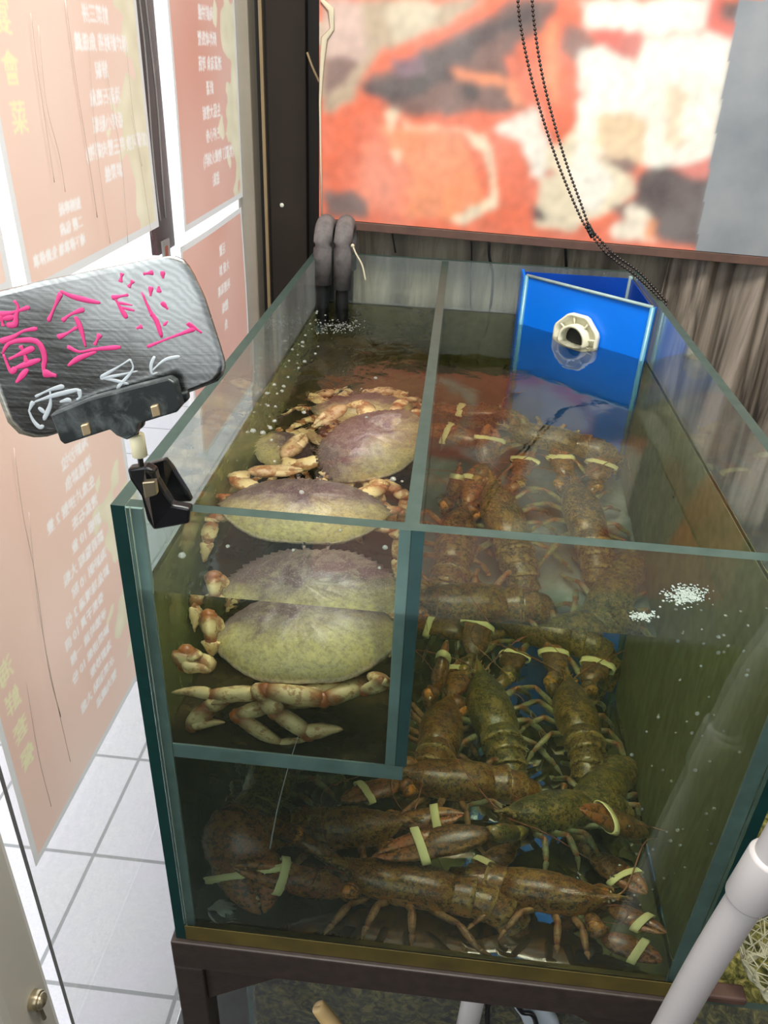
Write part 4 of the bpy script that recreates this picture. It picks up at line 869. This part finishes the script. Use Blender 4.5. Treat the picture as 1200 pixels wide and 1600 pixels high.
        for ofs, sc_ in ((-.0055, 1.0), (-.0050, 1.06), (.0050, 1.06), (.0055, 1.0), (.005, .97), (-.005, .97)):
            rg.append(c0 + d_ * ofs + np.cos(th)[:, None] * sd * (W_c * .60 * sc_) + np.sin(th)[:, None] * nn_ * (W_c * .225 * sc_))
        b = MB(); b.loft(rg + [rg[0]], cap=False); b.build('rubber_band', M['band'], co)
    if legs:
        for s_ in (-1, 1):
            for i in range(4):
                x0_ = .030 - .020 * i; fw = .035 - .028 * i + r.uniform(-.012, .012); o_ = np.array([x0_, s_ * .016, -.014]); k1 = o_ + np.array([fw * .5, s_ * .030, .012 + r.uniform(-.006, .006)]); k2 = k1 + np.array([fw * .4, s_ * .022, -.018]); k3 = k2 + np.array([fw * .2, s_ * .008, -.022 + r.uniform(-.004, .006)])
                pts = keep([o_ * sc, k1 * sc, k2 * sc, k3 * sc], Wl, LIML); c_ = [np.array((.20, .22, .09)), np.array((.34, .17, .06)), np.array((.18, .22, .11))][tone]
                leg_mesh(pts, np.array([.0042, .0042, .0034, .0028]) * sc, .9, tint=c_ * 1.3).build('walking_leg', M['lobster_leg'], e)
    for s_ in (-1, 1):
        P_ = smooth_path(np.array([(.054, s_ * .008, .008), (.075, s_ * .018, .02), (.09 + r.uniform(-.02, .02), s_ * (.07 + r.uniform(0, .03)), .035 + r.uniform(0, .02)), (.04 + r.uniform(-.06, .06), s_ * (.13 + r.uniform(-.03, .03)), .03 + r.uniform(-.02, .03))]) * sc, 24)
        P_ = keep(P_, Wl, ((.016, .016, .016), (.584, .95, .50)))
        MB().tube(P_, np.linspace(.0016, .0004, len(P_)), 6, col=(.30, .06, .03)).build('antenna', M['lobster_leg'], e)
        MB().tube([np.array((.052, s_ * .007, .012)) * sc, np.array((.060, s_ * .010, .016)) * sc], .0016 * sc, 6, col=top).sphere(np.array((.061, s_ * .0105, .0165)) * sc, .003 * sc, col=(.01, .01, .01), n=6).build('eye', M['lobster'], e)
    return e
tt = thru_top
S1 = 1.12
# back rows
lobster((.372, .560, .075), 104, 8, 0, 'olive lobster seen from above in the middle, tail fan towards the front', 21, 16, S1 * 1.05,
        (((.345, .675, .10), (.352, .775, .145), (.3, 0, 1), .046), ((.400, .650, .10), (.420, .740, .09), (0, 0, 1), .040)), tone=2)
lobster((.500, .585, .070), 98, 4, 8, 'dark banded lobster beside the right glass, body parallel to middle one', 22, 20, S1,
        (((.478, .665, .09), (.470, .745, .11), (0, 0, 1), .040), ((.525, .665, .085), (.555, .735, .10), (0, 0, 1), .046)), tone=0)
lobster((.300, .505, .062), 86, 0, 25, 'orange-bellied lobster against the divider, banded claw towards the back', 23, 32, S1,
        (((.290, .575, .09), (.300, .640, .145), (1, .2, .2), .05), ((.315, .580, .08), (.335, .680, .10), (0, 0, 1), .038)), tone=1)
lobster((.330, .875, .060), 188, 0, 0, 'mottled green lobster lying crosswise along the back glass', 24, 18, S1, tone=2)
lobster((.450, .770, .110), 165, 0, -10, 'lobster lying crosswise in front of blue box, on top of heap', 25, 25, S1, tone=0)
# middle rows
lobster((.318, .372, .062), 186, 0, -10, 'brown-orange lobster crosswise, curled tail to the right, below the middle one', 26, 34, S1,
        (((.250, .345, .07), (.170, .30, .06), (0, 0, 1), .040), ((.255, .38, .07), (.165, .41, .06), (0, 0, 1), .040)), tone=1)
lobster((.448, .318, .062), 214, 4, 0, 'lobster with orange-spotted head facing the viewer at centre right', 27, 20, S1,
        ((tf(765, 1300, .16), tf(585, 1335, .125), (0, -.5, 1), .046), ((.40, .235, .06), (.345, .17, .04), (0, 0, 1), .036)), tone=2)
lobster((.520, .400, .045), 245, 0, 0, 'grey-green lobster half hidden low by the right glass', 32, 20, S1,
        ((tf(1010, 1300, .30), tf(905, 1262, .24), (0, -.3, 1), .046), (tf(925, 1340, .28), tf(1010, 1400, .20), (0, -.3, 1), .042)), tone=2)
lobster((.075, .340, .065), 82, 6, 0, 'greenish lobster under the crab compartment by the left glass', 28, 14, S1, tone=2)
lobster((.190, .250, .045), 8, 0, 0, 'dark red lobster half hidden below the crab compartment behind huge claw', 29, 26, S1,
        (((.245, .265, .055), (.335, .275, .075), (0, -.4, 1), .036), ((.235, .205, .045), (.235, .150, .030), (0, 0, 1), .034)), tone=1)
# front row
lobster((.262, .120, .052), 176, 2, 6, 'biggest rust-coloured lobster along front glass, huge dark claw at left', 30, 22, S1 * 1.12,
        ((tf(545, 1392, .085), tf(366, 1352, .055), (0, -.8, .5), .046), (tf(352, 1262, .125), tf(412, 1430, .045), (-.1, -1, .25), .092)), tone=1)
lobster((.440, .135, .055), -10, 0, 0, 'orange lobster along front glass at right, claws pointing right', 31, 24, S1,
        (((.508, .120, .06), (.572, .075, .058), (0, -.3, 1), .032), ((.500, .075, .04), (.574, .045, .022), (0, -.5, 1), .036)), tone=1)

# small things in and on the water
bb = MB(); r = random.Random(5)
def bub(p, rad): bb.sphere(p, rad, n=5)
for _ in range(70): bub((r.gauss(.53, .03), r.uniform(.02, .10), r.uniform(.12, .49)), r.uniform(.0007, .0022))
for _ in range(45): bub((r.uniform(.015, .05 + .02 * r.random()), r.uniform(.35, .9), ZW - .0007), r.uniform(.001, .0035))
for _ in range(25): bub((r.uniform(.02, .23), r.uniform(.05, .6), ZW - .0007), r.uniform(.001, .004))
k = NT('air_bubble'); k.surf(k.mixsh(.35, k.glass(1.25), k.bsdf((.6, .65, .6), .1))); M['bubble'] = k.m
tag(bb.build('air_bubbles', M['bubble']), 'air bubbles rising by right front glass and floating at the left wall', 'bubbles', kind='stuff')
bb = MB()
for (cx_, cy_, sx_, sy_, n_) in [(1070, 925, 30, 14, 420), (1005, 957, 18, 6, 120), (520, 512, 26, 8, 100), (545, 508, 24, 9, 60)]:
    for _ in range(n_):
        q = at(r.gauss(cx_, sx_ * .5), r.gauss(cy_, sy_ * .5), 2, ZW + .0006); bb.sphere(q, r.uniform(.0005, .0015), n=4, sc=(1, 1, .4))
tag(bb.build('surface_foam', M['foam_bubble']), 'white foam patches floating on the water near hoses and front glass', 'foam', kind='stuff')
P_ = [tf(466, 1150, .016), tf(450, 1200, .017), tf(434, 1262, .02), tf(422, 1325, .024)]
tag(MB().tube(smooth_path(P_), np.linspace(.0008, .0016, 25)[:len(smooth_path(P_))], 6, flat=.4).build('plastic_strip', M['white_plastic']), 'thin white plastic strip standing in the water under front crab', 'plastic strip')
p = tf(325, 1412, .06); b = MB()
V = []
for i in range(9):
    for j in range(13):
        u = i / 8; a = (j / 12 - .5) * 1.9; rr = .032 * u * (1 + .12 * math.sin(j * 2.2)); V.append((p[0] + rr * math.cos(a), p[1] + rr * math.sin(a) * .8, .016 + .010 * math.sin(u * 2.6) + .002 * math.cos(j * 3)))
b.add(V, [(i * 13 + j, (i + 1) * 13 + j, (i + 1) * 13 + j + 1, i * 13 + j + 1) for i in range(8) for j in range(12)]); o = b.build('broken_shell', M['pale_shell']); s_ = o.modifiers.new('s', 'SOLIDIFY'); s_.thickness = .0015
tag(o, 'pale broken shell piece on the tank bottom at front left', 'shell')

# ------------------------------------------------------------------ under and beside the tank
def moss(name, seed):
    k = NT(name); v = k.coord(); n1 = k.noise(v, 60, 7, .7, 1.0); n2 = k.noise(v, 16, 3)
    c = k.ramp(n1, [(.36, (.010, .014, .004)), (.48, (.10, .105, .02)), (.57, (.32, .29, .07)), (.68, (.55, .48, .18))]); c = k.mix(k.rng(n2, .5, .7, 0, .5), c, (.04, .05, .02))
    return k.surf(k.bsdf(c, .35, 0, k.bump(n1, .8, .01)))
M['moss'] = moss('mossy_algae', 1)
for (xa, xb, lab, sd) in ((.055, .560, 'algae-covered lower tank standing beneath the metal stand rail', 1), (.66, 1.25, 'algae-covered lower tank on the floor right of the stand', 2)):
    e = empty('lower_tank', ((xa + xb) / 2, .4, FZ)); tag(e, lab, 'aquarium', 'low tanks under the stand'); Wq = inv(e)
    ya, yb, zt = .075, .93, -.135
    b = MB().box((xa, ya, FZ + .001), (xb, ya + .008, zt)); b.m = [1, 2, 0, 0, 0, 0]; b.build('front_pane', [M['window'], M['edge'], M['edge_top_lit']], e, False, Wq)
    b = MB().box((xa, ya + .009, FZ + .001), (xa + .008, yb, zt)); b.m = [1, 2, 1, 0, 1, 0]; b.build('side_pane', [M['window'], M['silicone'], M['edge_top_lit']], e, False, Wq)
    b = MB().box((xb - .008, ya + .009, FZ + .001), (xb, yb, zt)); b.m = [1, 2, 1, 0, 1, 0]; b.build('side_pane', [M['window'], M['silicone'], M['edge_top_lit']], e, False, Wq)
    nx, ny = 70, 60; V = []
    for i in range(nx + 1):
        for j in range(ny + 1):
            x = xa + .010 + (xb - xa - .020) * i / nx; y = ya + .012 + (yb - ya - .02) * j / ny
            V.append((x, y, -.22 + .10 * j / ny + .022 * mnoise.noise(Vector((x * 22, y * 22, sd))) + .012 * mnoise.noise(Vector((x * 60, y * 60, sd)))))
    n0 = len(V); V += [(xa + .010, ya + .012, FZ + .01), (xb - .010, ya + .012, FZ + .01), (xb - .010, yb - .008, FZ + .01), (xa + .01, yb - .008, FZ + .01)]
    Fs = [(i * (ny + 1) + j, (i + 1) * (ny + 1) + j, (i + 1) * (ny + 1) + j + 1, i * (ny + 1) + j + 1) for i in range(nx) for j in range(ny)]
    Fs.append(tuple([i * (ny + 1) for i in range(nx + 1)][::-1] + [n0, n0 + 1])); Fs.append(tuple([nx * (ny + 1) + j for j in range(ny + 1)][::-1] + [n0 + 1, n0 + 2])); Fs.append(tuple([j for j in range(ny + 1)] + [n0 + 3, n0]))
    MB().add(V, Fs).build('algae_bed', M['moss'], e, True, Wq)
a_, c_ = at(497, 1572, 1, .02), at(548, 1640, 1, .0)
b = MB(); d = (c_ - a_); u_ = d / np.linalg.norm(d); pth = [a_, a_ + u_ * .002, a_ + u_ * .08]; b.tube([a_ + u_ * .004, a_, a_ - u_ * .001, a_ + u_ * .001, a_ + u_ * .006, a_ + u_ * .10, a_ + u_ * .16], [.004, .0045, .008, .0098, .0102, .0115, .012], 18)
tag(b.build('wooden_stick', M['bamboo']), 'light tan wooden handle end poking up below the front rail', 'stick')
def pipe(pts, rad, name, label, mat='pvc', collars=()):
    e = empty(name, tuple(pts[-1])); tag(e, label, 'pipe'); Wq = inv(e); MB().tube(smooth_path(pts, 60) if len(pts) > 2 else pts, rad, 26).build('pipe', M[mat], e, True, Wq)
    for (p_, q_, r_) in collars:
        p_ = np.array(p_); q_ = np.array(q_); d_ = q_ - p_; MB().tube([p_, p_ + d_ * .03, p_ + d_ * .06, q_ - d_ * .06, q_ - d_ * .03, q_], [rad, r_ * .97, r_, r_, r_ * .97, rad], 26).build('collar', M[mat], e, True, Wq)
YP = -.07
k0, k1, k2, k3 = at(1005, 1680, 1, YP), at(1100, 1510, 1, YP), at(1200, 1352, 1, YP), at(1260, 1255, 1, YP)
uu = (k2 - k1) / np.linalg.norm(k2 - k1)
c1 = at(1166, 1405, 1, YP)
pipe([k0, k1, k2, k3, k3 + np.array([.02, 0, .10]), k3 + np.array([.02, 0, .25])], .0160, 'drain_pipe', 'grey-white plastic pipe slanting past the tank corner at lower right', collars=[(c1, c1 + uu * .062, .0197)])
pipe([at(742, 1550, 1, .035), at(722, 1640, 1, .03)], .0145, 'drain_pipe', 'short grey pipe dropping below the front rail near middle')
M['white_bag'] = simple('white_bag', (.55, .62, .66), .35)
b = MB(); P0 = [(785, 1553), (842, 1560), (870, 1600), (885, 1650), (840, 1650), (812, 1590)]; pl = [at(x, y, 1, .045) for x, y in P0]
b.add([tuple(q) for q in pl] + [tuple(q + np.array([0.003, .012, 0])) for q in pl], [tuple(range(6)), tuple(range(11, 5, -1))] + [(i, i + 6, (i + 1) % 6 + 6, (i + 1) % 6) for i in range(6)])
tag(b.build('plastic_scoop', M['white_bag'], bevel=.004), 'bluish white plastic piece hanging under the front rail', 'plastic piece')
for pts, lab in (([(775, 1552), (762, 1575), (765, 1640)], 'black cable loop under the rail beside the short pipe'), ([(800, 1554), (815, 1580), (835, 1590), (845, 1650)], 'black cable crossing the bluish plastic piece under rail')):
    tag(MB().tube(smooth_path([at(x, y, 1, .038) for x, y in pts]), .0035, 8).build('cable', M['black']), lab, 'cable', 'cables under the front rail')
# net, lower right
k = NT('net_cord'); M['net'] = k.surf(k.bsdf((.52, .50, .33), .7))
def net_tube(rings_fn, nu, nv, r_, seed):
    b = MB(); Pn = [[rings_fn(i / nu, j / nv) for j in range(nv)] for i in range(nu + 1)]
    for i in range(nu):
        for j in range(nv):
            off = i % 2
            b.tube([Pn[i][j], Pn[i + 1][(j + off) % nv]], r_, 4, cap=False); b.tube([Pn[i][j], Pn[i + 1][(j - 1 + off) % nv]], r_, 4, cap=False)
    return b
c0 = at(1168, 1500, 1, .06)
def bagf(u, v):
    a = v * 2 * math.pi; rr = .030 + .030 * math.sin(u * math.pi * .9) + .004 * math.sin(a * 5 + u * 9)
    return np.array([c0[0] + .045 + rr * 1.25 * math.cos(a) + .02 * u, c0[1] + rr * math.sin(a), c0[2] - .020 + .13 * u])
b = net_tube(bagf, 14, 22, .0009, 1)
def cordf(i):
    a = i * .35; return bagf(0, i / 22)
for q in range(3): b.tube([bagf(0, v) + np.array([.003 * math.sin(v * 40 + q), .003 * math.cos(v * 50 + q), -.003 * q]) for v in np.linspace(0, 1, 60)], .0028, 6)
tag(b.build('fishing_net', M['net']), 'crumpled pale net bag hanging beside the pipe at lower right', 'net')
b = MB(); q = at(1128, 1562, 1, .03)
tag(MB().box((q[0] - .02, q[1], q[2] - .010), (q[0] + .03, q[1] + .02, q[2] + .004)).build('wooden_block', M['trimwood'], bevel=.003, smooth=False), 'small reddish brown wooden block right of the stand corner', 'wooden block')
